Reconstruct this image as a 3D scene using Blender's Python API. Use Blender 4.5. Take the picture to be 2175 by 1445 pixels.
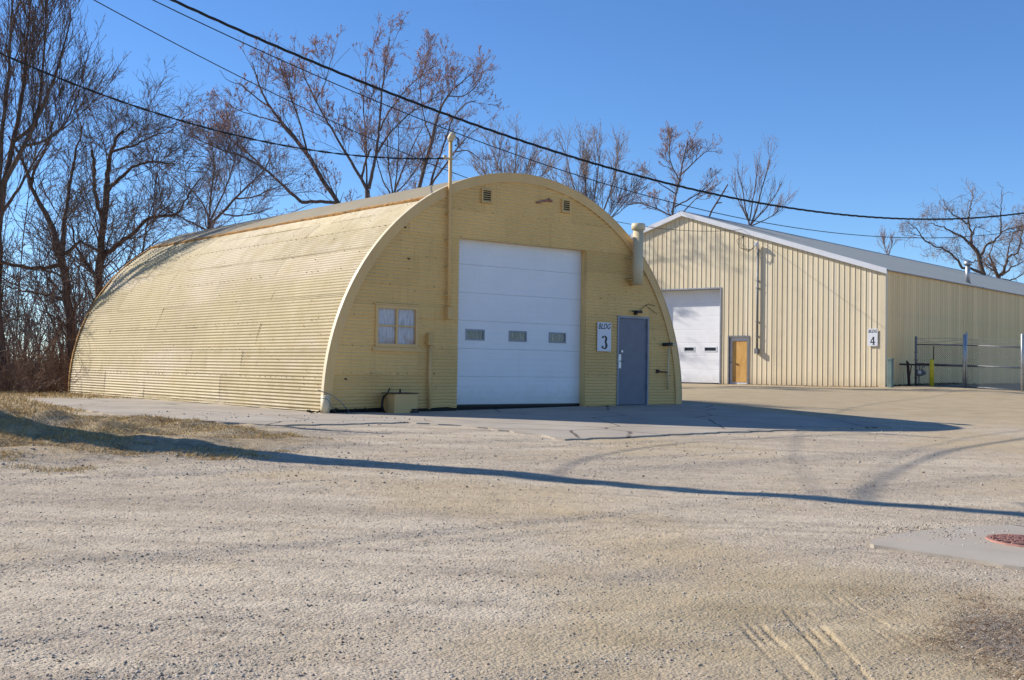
import bpy, bmesh, math, random
import numpy as np
from mathutils import Vector, Matrix

random.seed(7)
RNG = np.random.default_rng(11)
for o in list(bpy.data.objects):
    bpy.data.objects.remove(o)
sc = bpy.context.scene
COL = sc.collection

# ------------------------------------------------------------------ camera
FPX, CX, CY = 2478.6, 1087.5, 722.5          # measured focal length (px of the 2175 px wide photograph)
PITCH, ROLL, CAMZ = 0.0241, 0.0142, 0.747    # eye 0.75 m above the hut's floor, 1.6 m above the lot
FW = np.array([0, math.cos(PITCH), math.sin(PITCH)])
UP0 = np.array([0, -math.sin(PITCH), math.cos(PITCH)])
RT0 = np.array([1.0, 0, 0])
RT = RT0 * math.cos(ROLL) + UP0 * math.sin(ROLL)
UP = -RT0 * math.sin(ROLL) + UP0 * math.cos(ROLL)
cam = bpy.data.cameras.new('camera')
cam.sensor_width = 36.0
cam.lens = FPX / 2175 * 36.0
cam.clip_start = 0.1
cam.clip_end = 2000
camo = bpy.data.objects.new('camera', cam)
COL.objects.link(camo)
M = Matrix.Identity(4)
for i in range(3):
    M[i][0], M[i][1], M[i][2] = RT[i], UP[i], -FW[i]
M[2][3] = CAMZ
camo.matrix_world = M
sc.camera = camo

# ------------------------------------------------------------------ world, sun, exposure
SUN_EL = math.radians(32)
SAZ = math.radians(-17)                       # shadows run this way on the ground (from +X)
SD = np.array([math.cos(SAZ), math.sin(SAZ)])
SUNV = np.array([-SD[0] * math.cos(SUN_EL), -SD[1] * math.cos(SUN_EL), math.sin(SUN_EL)])
w = bpy.data.worlds.new('World')
sc.world = w
w.use_nodes = True
wn = w.node_tree
wn.nodes.clear()
wo = wn.nodes.new('ShaderNodeOutputWorld')
bg = wn.nodes.new('ShaderNodeBackground')
sky = wn.nodes.new('ShaderNodeTexSky')
sky.sky_type = 'NISHITA'
sky.sun_disc = False
sky.sun_elevation = SUN_EL
sky.sun_rotation = math.atan2(SUNV[0], SUNV[1])
sky.altitude = 1200
sky.air_density = 1.0
sky.dust_density = 0.0
sky.ozone_density = 7.0
bg.inputs['Strength'].default_value = 0.122
hs = wn.nodes.new('ShaderNodeHueSaturation')
hs.inputs['Saturation'].default_value = 1.07
hs.inputs['Hue'].default_value = 0.503
wn.links.new(sky.outputs[0], hs.inputs['Color'])
wn.links.new(hs.outputs[0], bg.inputs[0])
wn.links.new(bg.outputs[0], wo.inputs[0])
sun = bpy.data.lights.new('sun', 'SUN')
sun.energy = 4.6
sun.angle = math.radians(0.55)
sun.color = (1.0, 0.93, 0.83)
suno = bpy.data.objects.new('sun', sun)
suno.rotation_euler = Vector(SUNV.tolist()).to_track_quat('Z', 'Y').to_euler()
suno.location = (-30, 10, 30)
COL.objects.link(suno)
sc.render.engine = 'CYCLES'
sc.view_settings.view_transform = 'Standard'
sc.view_settings.look = 'None'
sc.view_settings.exposure = 0.45
sc.view_settings.gamma = 1.0
sc.view_settings.use_curve_mapping = False

# ------------------------------------------------------------------ helpers
def ray(px, py):
    return FW + (px - CX) / FPX * RT - (py - CY) / FPX * UP
def at(px, py, Y):
    d = ray(px, py)
    p = d * (Y / d[1])
    p[2] += CAMZ
    return p
def norm(v):
    return v / np.maximum(np.linalg.norm(v, axis=-1, keepdims=True), 1e-9)

def vnoise(x, y, seed=0):
    xi = np.floor(x).astype(np.int64); yi = np.floor(y).astype(np.int64)
    xf = x - xi; yf = y - yi
    u = xf * xf * (3 - 2 * xf); v = yf * yf * (3 - 2 * yf)
    def h(a, b):
        n = (a * 374761393 + b * 668265263 + seed * 1442695041) & 0xffffffff
        n = ((n ^ (n >> 13)) * 1274126177) & 0xffffffff
        return ((n ^ (n >> 16)) & 0xffff) / 65535.0
    return (h(xi, yi) * (1 - u) + h(xi + 1, yi) * u) * (1 - v) + (h(xi, yi + 1) * (1 - u) + h(xi + 1, yi + 1) * u) * v
def fbm(x, y, o=4, seed=0):
    s = 0; a = 1; t = 0
    for i in range(o):
        s = s + a * (vnoise(x * 2 ** i, y * 2 ** i, seed + i) - .5); t += a; a *= .5
    return s / t
def sstep(a, b, x):
    t = np.clip((x - a) / (b - a), 0, 1)
    return t * t * (3 - 2 * t)

def gbase(X, Y):
    X = np.asarray(X, float); Y = np.asarray(Y, float)
    Xc = np.clip(X, -16, 26); Yc = np.clip(Y, -8, 60)
    pl = -.832 - .0255 * Xc + .0304 * Yc
    hi = -.16 + .36 * sstep(-2, 10, X)
    k = .04
    z = -k * np.logaddexp(-pl / k, -hi / k)
    z = z + .16 * sstep(12, 17, X) * sstep(36, 42, Y)
    z = z + .20 * np.exp(-((X + 7.0) / 2.3) ** 2 - ((Y - 16.0) / 2.0) ** 2)
    return z

def link(o, parent=None):
    COL.objects.link(o)
    if parent is not None:
        o.parent = parent
    return o
def tag(o, label=None, cat=None, group=None, kind=None):
    if label: o['label'] = label
    if cat: o['category'] = cat
    if group: o['group'] = group
    if kind: o['kind'] = kind
    return o
def empty(name, loc=(0, 0, 0), rz=0, label=None, cat=None, group=None):
    o = bpy.data.objects.new(name, None)
    o.location = loc
    o.rotation_euler = (0, 0, rz)
    o.empty_display_size = .2
    link(o)
    return tag(o, label, cat, group)

def np_mesh(name, V, F, smooth=False, mats=None, midx=None, col=None):
    """V (n,3), F (m,k) equal-size faces"""
    V = np.asarray(V, np.float32).reshape(-1, 3); F = np.asarray(F, np.int32)
    me = bpy.data.meshes.new(name)
    k = F.shape[1]
    me.vertices.add(len(V)); me.vertices.foreach_set('co', V.ravel())
    me.loops.add(F.size); me.loops.foreach_set('vertex_index', F.ravel())
    me.polygons.add(len(F))
    me.polygons.foreach_set('loop_start', np.arange(0, F.size, k, dtype=np.int32))
    me.polygons.foreach_set('loop_total', np.full(len(F), k, np.int32))
    if smooth:
        me.polygons.foreach_set('use_smooth', np.ones(len(F), bool))
    if midx is not None:
        me.polygons.foreach_set('material_index', np.asarray(midx, np.int32))
    for m in (mats or []):
        me.materials.append(m)
    me.update(calc_edges=True)
    if col is not None:
        a = me.color_attributes.new('Col', 'FLOAT_COLOR', 'POINT')
        c = np.ones((len(V), 4), np.float32); c[:, :3] = col
        a.data.foreach_set('color', c.ravel())
    return me
def np_obj(name, V, F, mat, parent=None, **kw):
    me = np_mesh(name, V, F, mats=[mat] if not isinstance(mat, list) else mat, **kw)
    return link(bpy.data.objects.new(name, me), parent)

class MB:
    def __init__(s): s.v = []; s.f = []; s.m = []; s.sm = []; s.cm = 0; s.cs = False
    def add(s, vs, fs):
        b = len(s.v); s.v += [tuple(map(float, v)) for v in vs]
        for f in fs:
            s.f.append([b + i for i in f]); s.m.append(s.cm); s.sm.append(s.cs)
    def box(s, x0, x1, y0, y1, z0, z1):
        s.add([(x0,y0,z0),(x1,y0,z0),(x1,y1,z0),(x0,y1,z0),(x0,y0,z1),(x1,y0,z1),(x1,y1,z1),(x0,y1,z1)],
              [(3,2,1,0),(4,5,6,7),(0,1,5,4),(1,2,6,5),(2,3,7,6),(3,0,4,7)])
        return s
    def tube(s, pts, r, n=8, cap=True):
        P = [Vector(p) for p in pts]
        rr = r if isinstance(r, (list, tuple)) else [r] * len(P)
        b = len(s.v); ref = None
        for i, p in enumerate(P):
            t = (P[min(i + 1, len(P) - 1)] - P[max(i - 1, 0)]).normalized()
            if ref is None:
                ref = Vector((0, 0, 1)) if abs(t.z) < .9 else Vector((1, 0, 0))
            a = (ref - t * ref.dot(t)).normalized(); c = t.cross(a); ref = a
            for k in range(n):
                q = p + (a * math.cos(2 * math.pi * k / n) + c * math.sin(2 * math.pi * k / n)) * rr[i]
                s.v.append(tuple(q))
        for i in range(len(P) - 1):
            for k in range(n):
                s.f.append([b + i * n + k, b + i * n + (k + 1) % n, b + (i + 1) * n + (k + 1) % n, b + (i + 1) * n + k])
                s.m.append(s.cm); s.sm.append(True)
        if cap:
            s.f.append([b + k for k in range(n)][::-1]); s.m.append(s.cm); s.sm.append(False)
            s.f.append([b + (len(P) - 1) * n + k for k in range(n)]); s.m.append(s.cm); s.sm.append(False)
        return s
    def prism(s, poly, y0, y1):
        """poly in (x,z), extruded along y"""
        n = len(poly)
        s.add([(x, y0, z) for x, z in poly] + [(x, y1, z) for x, z in poly],
              [tuple(range(n)), tuple(range(2 * n - 1, n - 1, -1))] + [(i, i + n, (i + 1) % n + n, (i + 1) % n) for i in range(n)])
        return s
    def build(s, name, mat, parent=None, bevel=0):
        me = bpy.data.meshes.new(name)
        me.from_pydata(s.v, [], s.f)
        for m in (mat if isinstance(mat, list) else [mat]):
            me.materials.append(m)
        me.polygons.foreach_set('material_index', s.m)
        me.polygons.foreach_set('use_smooth', s.sm)
        bm = bmesh.new(); bm.from_mesh(me)
        if bevel:
            es = [e for e in bm.edges if len(e.link_faces) == 2 and e.calc_face_angle(0) > .6]
            bmesh.ops.bevel(bm, geom=es, offset=bevel, segments=1, affect='EDGES')
        bmesh.ops.recalc_face_normals(bm, faces=bm.faces)
        bm.to_mesh(me); bm.free()
        return link(bpy.data.objects.new(name, me), parent)

# ------------------------------------------------------------------ materials
class NT:
    def __init__(s, name):
        s.m = bpy.data.materials.new(name); s.m.use_nodes = True
        s.t = s.m.node_tree; s.t.nodes.clear()
        s.o = s.t.nodes.new('ShaderNodeOutputMaterial')
        s.b = s.t.nodes.new('ShaderNodeBsdfPrincipled')
        s.t.links.new(s.b.outputs[0], s.o.inputs[0])
        s.tc = s.t.nodes.new('ShaderNodeTexCoord')
    def n(s, typ, **kw):
        x = s.t.nodes.new(typ)
        for k, v in kw.items(): setattr(x, k, v)
        return x
    def l(s, a, b): s.t.links.new(a, b)
    def coord(s, scale=(1, 1, 1), rot=(0, 0, 0), which='Object'):
        mp = s.n('ShaderNodeMapping'); mp.inputs['Scale'].default_value = scale; mp.inputs['Rotation'].default_value = rot
        s.l(s.tc.outputs[which], mp.inputs[0]); return mp.outputs[0]
    def noise(s, scale, co=None, detail=4, rough=.6, out='Fac'):
        x = s.n('ShaderNodeTexNoise'); x.inputs['Scale'].default_value = scale; x.inputs['Detail'].default_value = detail; x.inputs['Roughness'].default_value = rough
        s.l(co if co is not None else s.tc.outputs['Object'], x.inputs['Vector']); return x.outputs[out]
    def vor(s, scale, co=None, out='Distance', feature='F1'):
        x = s.n('ShaderNodeTexVoronoi'); x.feature = feature; x.inputs['Scale'].default_value = scale
        s.l(co if co is not None else s.tc.outputs['Object'], x.inputs['Vector']); return x.outputs[out]
    def ramp(s, fac, stops, interp='LINEAR'):
        x = s.n('ShaderNodeValToRGB'); x.color_ramp.interpolation = interp
        e = x.color_ramp.elements
        while len(e) < len(stops): e.new(.5)
        for i, (p, c) in enumerate(stops):
            e[i].position = p; e[i].color = (*c, 1) if len(c) == 3 else c
        s.l(fac, x.inputs[0]); return x.outputs[0]
    def mix(s, fac, a, b, mode='MIX'):
        x = s.n('ShaderNodeMix', data_type='RGBA', blend_type=mode)
        for inp, v in ((0, fac), (6, a), (7, b)):
            if isinstance(v, (int, float)): x.inputs[inp].default_value = v
            elif isinstance(v, tuple): x.inputs[inp].default_value = (*v, 1)
            else: s.l(v, x.inputs[inp])
        return x.outputs[2]
    def math(s, op, a, b=None, c=None):
        x = s.n('ShaderNodeMath', operation=op)
        for i, v in enumerate((a, b, c)):
            if v is None: continue
            if isinstance(v, (int, float)): x.inputs[i].default_value = v
            else: s.l(v, x.inputs[i])
        return x.outputs[0]
    def thr(s, fac, lo, hi):
        x = s.n('ShaderNodeMapRange'); x.interpolation_type = 'SMOOTHSTEP'
        x.inputs[1].default_value = lo; x.inputs[2].default_value = hi
        s.l(fac, x.inputs[0]); return x.outputs[0]
    def color(s, c):
        if isinstance(c, tuple): s.b.inputs['Base Color'].default_value = (*c, 1)
        else: s.l(c, s.b.inputs['Base Color'])
    def bump(s, h, strength=.3, dist=.01):
        x = s.n('ShaderNodeBump'); x.inputs['Strength'].default_value = strength; x.inputs['Distance'].default_value = dist
        s.l(h, x.inputs['Height']); s.l(x.outputs[0], s.b.inputs['Normal'])
    def set(s, rough=.6, metal=0, spec=.5):
        s.b.inputs['Roughness'].default_value = rough; s.b.inputs['Metallic'].default_value = metal
        s.b.inputs['Specular IOR Level'].default_value = spec
        return s.m

def simple(name, c, rough=.6, metal=0, var=.18, scale=3, spec=.4):
    t = NT(name)
    f = t.noise(scale, detail=5)
    d = tuple(x * (1 - var) for x in c); b = tuple(min(1, x * (1 + var)) for x in c)
    t.color(t.ramp(f, [(.3, d), (.7, b)]))
    t.bump(t.noise(scale * 12), .08, .005)
    return t.set(rough, metal, spec)

def paint(name, c, chip=(.16, .09, .05), dirt=(.30, .22, .13), rough=.5, sun_bleach=None, dirt_amt=.5, chips=True):
    t = NT(name)
    big = t.noise(.55, detail=3)
    base = t.ramp(big, [(.3, tuple(x * .9 for x in c)), (.7, tuple(min(1, x * 1.07) for x in c))])
    if sun_bleach:
        base = t.mix(t.thr(t.noise(.9, t.coord((1, .25, 1)), 3), .45, .7), base, sun_bleach)
    # vertical run-off streaks
    st = t.noise(5, t.coord((3.0, 1.0, .16)), 4)
    base = t.mix(t.math('MULTIPLY', t.thr(st, .55, .8), dirt_amt), base, dirt)
    gr = t.noise(30, detail=3)
    base = t.mix(t.math('MULTIPLY', t.thr(gr, .5, .8), .16), base, dirt)
    oi = t.n('ShaderNodeObjectInfo')
    base = t.mix(1.0, base, t.ramp(oi.outputs['Random'], [(0, (.90, .89, .87)), (.5, (.99, .99, .99)), (1, (1.06, 1.06, 1.07))]), 'MULTIPLY')
    if chips:
        cl = t.math('MULTIPLY', t.thr(t.noise(16, t.coord((1, 1, 1.6)), 2), .70, .735), t.thr(t.noise(1.4, detail=2), .46, .62))
        base = t.mix(cl, base, chip)
    t.color(base)
    rg = t.ramp(t.noise(3), [(.3, (rough - .1,) * 3), (.7, (rough + .15,) * 3)])
    t.l(rg, t.b.inputs['Roughness'])
    t.bump(t.noise(40, detail=3), .10, .004)
    t.b.inputs['Specular IOR Level'].default_value = .4
    return t.m

def attr_mat(name, rough=.9, attr='Col', bumpscale=None):
    t = NT(name)
    a = t.n('ShaderNodeVertexColor', layer_name=attr)
    t.color(a.outputs[0])
    return t.set(rough, 0, .2)

def gravel_mat():
    t = NT('gravel_lot')
    W = t.coord()
    YAW = math.radians(39)
    big = t.noise(.16, W, 4)
    mid = t.noise(.9, W, 5)
    streak = t.noise(1.0, t.coord((.16, 1.7, 1), (0, 0, -YAW)), 4, .55)
    streak2 = t.noise(1.0, t.coord((.10, 4.0, 1), (0, 0, -YAW + .12)), 3, .5)
    sand = (.51, .395, .24); grey = (.50, .41, .30); pale = (.585, .49, .36)
    base = t.mix(t.thr(streak, .40, .62), grey, pale)
    base = t.mix(t.math('MULTIPLY', t.thr(streak2, .50, .74), .45), base, (.34, .28, .215))
    base = t.mix(t.math('MULTIPLY', t.thr(big, .48, .62), .75), base, sand)
    base = t.mix(t.math('MULTIPLY', t.thr(mid, .52, .72), .35), base, sand)
    base = t.mix(.8, base, t.ramp(t.noise(7, W, 6, .7), [(.3, (.72, .70, .67)), (.48, (.98, .98, .98)), (.7, (1.12, 1.11, 1.09))]), 'MULTIPLY')
    # pebbly grain
    v = t.vor(55, W, 'Color'); sp = t.n('ShaderNodeSeparateColor'); t.l(v, sp.inputs[0])
    peb = t.ramp(sp.outputs[0], [(.0, (.60, .57, .53)), (.12, (.93, .92, .91)), (.85, (1.03, 1.03, 1.02)), (1, (1.15, 1.14, 1.12))])
    vis = t.thr(t.noise(2.2, W, 4), .36, .62)
    base = t.mix(t.math('MULTIPLY', vis, .8), base, peb, 'MULTIPLY')
    v2 = t.vor(19, W, 'Color'); sp2 = t.n('ShaderNodeSeparateColor'); t.l(v2, sp2.inputs[0])
    peb2 = t.ramp(sp2.outputs[1], [(0, (.72, .70, .66)), (.10, (.98, .98, .98)), (.9, (1.02, 1.02, 1.02)), (1, (1.12, 1.11, 1.1))])
    base = t.mix(.55, base, peb2, 'MULTIPLY')
    # painted by place: masks stored on the mesh (R grass soil, G sand, B dark gravel)
    a = t.n('ShaderNodeVertexColor', layer_name='Col'); s3 = t.n('ShaderNodeSeparateColor'); t.l(a.outputs[0], s3.inputs[0])
    soil = t.ramp(t.noise(3.5, W, 6), [(.3, (.16, .115, .07)), (.44, (.34, .245, .135)), (.6, (.48, .36, .20)), (.75, (.55, .44, .27))])
    base = t.mix(s3.outputs[0], base, soil)
    sandc = t.ramp(t.noise(2.5, t.coord((.5, 1.4, 1), (0, 0, -.2)), 5), [(.3, (.37, .285, .165)), (.5, (.445, .35, .215)), (.7, (.52, .42, .27))])
    base = t.mix(s3.outputs[1], base, sandc)
    dk = t.ramp(t.noise(14, W, 4), [(.3, (.15, .125, .10)), (.6, (.36, .32, .27)), (.75, (.50, .46, .40))])
    base = t.mix(t.math('MULTIPLY', s3.outputs[2], .85), base, dk)
    t.color(base)
    d1 = t.vor(55, W, 'Distance'); d2 = t.vor(19, W, 'Distance'); n3 = t.noise(34, W, 5, .65)
    h = t.math('ADD', t.math('MULTIPLY', d1, -.55), t.math('ADD', t.math('MULTIPLY', d2, -.5), t.math('MULTIPLY', n3, 1.1)))
    t.bump(h, .60, .018)
    return t.set(.95, 0, .15)

def concrete_mat(name='concrete'):
    t = NT(name)
    W = t.coord()
    b = t.ramp(t.noise(.7, W, 6), [(.3, (.36, .31, .245)), (.5, (.43, .375, .30)), (.72, (.50, .44, .355))])
    st = t.noise(1.6, t.coord((.4, 1.6, 1), (0, 0, -.68)), 5)
    b = t.mix(t.math('MULTIPLY', t.thr(st, .55, .75), .45), b, (.30, .26, .21))
    b = t.mix(t.math('MULTIPLY', t.thr(t.noise(60, W, 3), .58, .75), .4), b, (.27, .24, .20))
    dust = t.thr(t.noise(1.3, W, 6), .50, .68)
    b = t.mix(t.math('MULTIPLY', dust, .75), b, (.47, .385, .28))
    # hairline cracks
    cr = t.n('ShaderNodeTexVoronoi'); cr.feature = 'DISTANCE_TO_EDGE'; cr.inputs['Scale'].default_value = .42
    wob = t.mix(.12, W, t.noise(1.5, W, 4, out='Color'), 'ADD'); t.l(wob, cr.inputs['Vector'])
    m = t.math('MULTIPLY', t.math('SUBTRACT', 1, t.thr(cr.outputs[0], .003, .014)), t.thr(t.noise(.5, W, 2), .36, .5))
    b = t.mix(t.math('MULTIPLY', m, .9), b, (.10, .085, .07))
    t.color(b)
    t.bump(t.math('ADD', t.noise(80, W, 3), t.math('MULTIPLY', m, -1.5)), .2, .005)
    return t.set(.9, 0, .2)

def bark_mat(name, a, b, sc_=6):
    t = NT(name)
    f = t.noise(sc_, t.coord((3, 3, .6)), 5)
    t.color(t.ramp(f, [(.3, a), (.7, b)]))
    t.bump(f, .5, .02)
    return t.set(.95, 0, .1)

MAT = {}
MAT['ground'] = gravel_mat()
MAT['concrete'] = concrete_mat()
MAT['side_paint'] = paint('cream_side_paint', (.435, .35, .185), dirt=(.28, .21, .12), sun_bleach=(.47, .385, .25), dirt_amt=.45, rough=.6)
MAT['end_paint'] = paint('mustard_end_wall_paint', (.77, .51, .195), dirt=(.42, .27, .12), dirt_amt=.5)
MAT['trim_paint'] = paint('mustard_trim_paint', (.70, .45, .175), dirt=(.38, .26, .12), dirt_amt=.25)
MAT['lip'] = paint('cream_lip', (.68, .57, .36), dirt_amt=.3)
MAT['cap'] = paint('roll_roofing', (.34, .29, .20), dirt=(.27, .23, .16), dirt_amt=.6, rough=.9, chips=False)
MAT['rust_edge'] = simple('rusty_edge', (.36, .19, .055), .85, 0, .5, 9)
def white_door():
    t = NT('white_steel_door')
    sp = t.n('ShaderNodeSeparateXYZ'); t.l(t.tc.outputs['Object'], sp.inputs[0])
    b = t.ramp(t.noise(1.5, detail=5), [(.3, (.77, .77, .77)), (.7, (.82, .82, .82))])
    st = t.noise(6, t.coord((2.5, 1, .12)), 4)
    b = t.mix(t.math('MULTIPLY', t.thr(st, .56, .8), .16), b, (.48, .45, .40))
    lo = t.math('SUBTRACT', 1, t.thr(t.math('ADD', sp.outputs[2], t.math('MULTIPLY', t.noise(5, detail=4), .5)), .12, .75))
    b = t.mix(t.math('MULTIPLY', lo, .40), b, (.42, .37, .29))
    t.color(b); t.bump(t.noise(1.1, t.coord((1, 1, .6)), 2), .12, .05)
    return t.set(.45, 0, .4)
MAT['white'] = white_door()
MAT['white_trim'] = simple('white_trim', (.66, .67, .69), .5, 0, .06, 3)
MAT['blue_door'] = simple('slate_blue_door', (.165, .17, .205), .5, 0, .08, 4)
MAT['door_frame'] = simple('grey_door_frame', (.28, .30, .34), .5, 0, .15, 4)
MAT['black'] = simple('black_plastic', (.012, .012, .013), .5)
MAT['dark'] = simple('dark_gap', (.02, .018, .016), .9)
MAT['metal'] = simple('galvanised_steel', (.42, .43, .44), .4, .7, .15, 6)
MAT['dull_metal'] = simple('dull_grey_steel', (.20, .205, .215), .55, .4, .2, 6)
MAT['link'] = simple('weathered_wire', (.10, .10, .105), .6, .2, .2, 6)
MAT['lock'] = simple('bright_lock_plate', (.72, .71, .68), .35, .3, .05)
MAT['rubber'] = simple('cable_insulation', (.018, .018, .02), .65)
MAT['wood_pole'] = bark_mat('weathered_pole_wood', (.12, .085, .055), (.24, .18, .12), 8)
MAT['sign'] = simple('white_sign_board', (.72, .73, .76), .5, 0, .03)
MAT['ink'] = simple('black_sign_paint', (.012, .012, .016), .5, 0, .1)
MAT['yellow'] = simple('yellow_bollard_paint', (.62, .52, .03), .45, 0, .12, 5)
MAT['green_box'] = simple('grey_green_pedestal', (.15, .21, .185), .55, 0, .12, 4)
MAT['rusty'] = simple('rusty_red_iron', (.40, .19, .14), .8, .1, .3, 14)
MAT['rust_dark'] = simple('dark_rusty_iron', (.075, .045, .038), .85, .1, .3, 14)
MAT['stone'] = attr_mat('loose_stones')
MAT['grass'] = attr_mat('dry_grass')
def wall4_mat(name, c, rust_amt):
    t = NT(name)
    sp = t.n('ShaderNodeSeparateXYZ'); t.l(t.tc.outputs['Object'], sp.inputs[0])
    st = t.noise(4.5, t.coord((1, 1, .03)), 3)
    b = t.ramp(st, [(.3, tuple(x * .88 for x in c)), (.55, c), (.75, (c[0] * .98, c[1] * 1.02, c[2] * 1.16))])
    b = t.mix(t.math('MULTIPLY', t.thr(t.noise(1.2, detail=5), .5, .75), .25), b, (.40, .34, .25))
    oi = t.n('ShaderNodeObjectInfo')
    b = t.mix(1.0, b, t.ramp(oi.outputs['Random'], [(0, (.92, .91, .89)), (.5, (.99, .99, .99)), (1, (1.05, 1.05, 1.06))]), 'MULTIPLY')
    # splash-back dirt just above the ground
    lo = t.math('SUBTRACT', 1, t.thr(t.math('ADD', sp.outputs[2], t.math('MULTIPLY', t.noise(3), .5)), .1, .75))
    b = t.mix(t.math('MULTIPLY', lo, .45), b, (.42, .30, .17))
    b = t.mix(t.math('MULTIPLY', t.thr(t.noise(26, detail=3), .66, .72), rust_amt), b, (.22, .12, .06))
    t.color(b); t.bump(t.noise(2.5, detail=2), .06, .03)
    return t.set(.5, 0, .4)
MAT['wall4'] = wall4_mat('cream_wall_panel', (.74, .63, .425), .25)
MAT['wall4s'] = wall4_mat('tan_side_wall_panel', (.92, .63, .29), .15)
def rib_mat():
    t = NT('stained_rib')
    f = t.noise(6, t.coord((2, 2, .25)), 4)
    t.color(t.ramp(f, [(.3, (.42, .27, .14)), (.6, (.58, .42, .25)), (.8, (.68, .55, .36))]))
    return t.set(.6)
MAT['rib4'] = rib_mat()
MAT['roof4'] = simple('pale_grey_roof_steel', (.235, .265, .28), .6, .0, .06, 1.2)
def orange_mat():
    t = NT('weathered_varnished_panel')
    W = t.tc.outputs['Object']
    f = t.noise(3, t.coord((1.5, 1, .5)), 5)
    t.color(t.ramp(f, [(.3, (.46, .235, .055)), (.55, (.60, .335, .085)), (.75, (.66, .41, .14))]))
    return t.set(.6)
MAT['orange'] = orange_mat()
def pane_mat():
    t = NT('chalky_painted_glass')
    f = t.noise(6, t.coord((4, 1, .8)), 6)
    b = t.ramp(f, [(.28, (.24, .225, .23)), (.45, (.46, .45, .46)), (.7, (.62, .61, .61))])
    sp = t.n('ShaderNodeSeparateXYZ'); t.l(t.tc.outputs['Object'], sp.inputs[0])
    m = t.math('MULTIPLY', t.math('SUBTRACT', 1, t.thr(sp.outputs[2], 1.18, 1.42)), t.thr(t.noise(3.3), .42, .58))
    b = t.mix(t.math('MULTIPLY', m, .7), b, (.40, .22, .13))
    t.color(b)
    return t.set(.35, 0, .5)
MAT['pane'] = pane_mat()
def dglass_mat():
    t = NT('door_window_glass')
    f = t.noise(16, t.coord((3, 1, .2)), 3, .8)
    t.color(t.ramp(f, [(.38, (.015, .02, .025)), (.5, (.12, .15, .15)), (.56, (.04, .05, .055)), (.62, (.42, .43, .40))]))
    return t.set(.12, 0, .6)
MAT['dglass'] = dglass_mat()
MAT['glass4'] = simple('dark_window_glass', (.03, .035, .045), .15, 0, .3, 2, .6)
MAT['bark_dark'] = bark_mat('dark_bark', (.06, .042, .032), (.19, .135, .105))
MAT['bark_maple'] = bark_mat('grey_brown_bark', (.08, .06, .052), (.22, .17, .15))
MAT['bark_pale'] = bark_mat('pale_bark', (.15, .11, .09), (.30, .235, .20))
MAT['bark_oak'] = bark_mat('oak_bark', (.085, .055, .04), (.22, .155, .115))
MAT['twig_dark'] = bark_mat('brown_twigs', (.11, .078, .062), (.26, .19, .155))
MAT['twig_maple'] = bark_mat('grey_twigs', (.20, .145, .135), (.36, .27, .255))
MAT['twig_pale'] = bark_mat('pale_twigs', (.24, .18, .155), (.40, .32, .28))
MAT['twig_oak'] = bark_mat('oak_twigs', (.17, .12, .10), (.32, .24, .20))
MAT['bud'] = simple('red_brown_buds', (.40, .19, .13), .8, 0, .35, 4)
MAT['brush'] = bark_mat('brown_brush', (.16, .10, .075), (.36, .25, .18), 1.2)
MAT['far_wood'] = bark_mat('grey_far_wood', (.13, .105, .10), (.25, .21, .20), .3)

# ------------------------------------------------------------------ ground
OX, OY, YAW = .2656, 25.1263, .6815
EX = np.array([math.cos(YAW), math.sin(YAW)]); EY = np.array([-EX[1], EX[0]])
def arange_cat(*segs):
    out = []
    for a, b, d in segs:
        out.append(np.arange(a, b - 1e-6, d))
    out.append([segs[-1][1]])
    return np.concatenate(out)
xs = arange_cat((-500, -60, 40), (-60, -14, 1), (-14, -5, .12), (-5, .9, .07), (.9, 2.3, .0105), (2.3, 7, .07), (7, 24, .25), (24, 60, 1.5), (60, 500, 40))
ys = arange_cat((-60, 4.4, 3), (4.4, 7.2, .024), (7.2, 14, .065), (14, 24, .125), (24, 50, .4), (50, 110, 5), (110, 900, 60))
GX, GY = np.meshgrid(xs, ys)
Z = gbase(GX, GY)
along = (GX * EX[0] + GY * EX[1]); across = (GX * EY[0] + GY * EY[1])
rut = fbm(along * .10, across * 1.9, 4, 3) * .042 + fbm(GX * .5, GY * .5, 4, 9) * .022 + fbm(GX * 3, GY * 3, 3, 5) * .014
near = sstep(70, 30, GY) * sstep(-30, -15, GX) * sstep(40, 25, GX)
dx = (GX - OX) * EX[0] + (GY - OY) * EX[1]; dy = (GX - OX) * EY[0] + (GY - OY) * EY[1]
flat = sstep(5, 3.2, np.abs(dy + 1.2)) * sstep(9, 6.5, np.abs(dx))      # lot levels out under the slab by the hut
Z += rut * near * (1 - .85 * flat)
def inside(poly, X, Y):
    m = np.zeros(X.shape, bool); n = len(poly)
    for i in range(n):
        (xa, ya), (xb, yb) = poly[i], poly[(i + 1) % n]
        hit = ((ya > Y) != (yb > Y)) & (X < (xb - xa) * (Y - ya) / (yb - ya + 1e-12) + xa)
        m ^= hit
    return m
apron = [(-11.6, 28.2), (-10.6, 26.3), (-8.4, 22.6), (-6.9, 20.2), (-5.2, 18.5), (-3.7, 18.0), (-2.6, 19.0), (-1.74, 19.8), (-.67, 19.3), (.48, 18.15), (.81, 17.5),
         (1.58, 18.15), (3.33, 19.85), (4.71, 21.0), (6.08, 22.0), (7.55, 23.2), (7.4, 24.6), (5.38, 26.6), (4.6, 28.9), (3.6, 28.5), (-3.2, 23.0), (-6.5, 27.2), (-9.2, 29.6)]
slab = [(2.80, 9.28), (3.0, 9.16), (3.18, 9.0), (3.46, 8.8), (3.74, 8.5), (4.6, 8.2), (5.6, 8.6), (5.9, 9.9), (5.2, 10.7), (4.64, 10.62), (4.1, 10.45), (3.6, 10.12), (3.2, 9.8)]
paved = np.zeros(GX.shape, bool)
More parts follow.
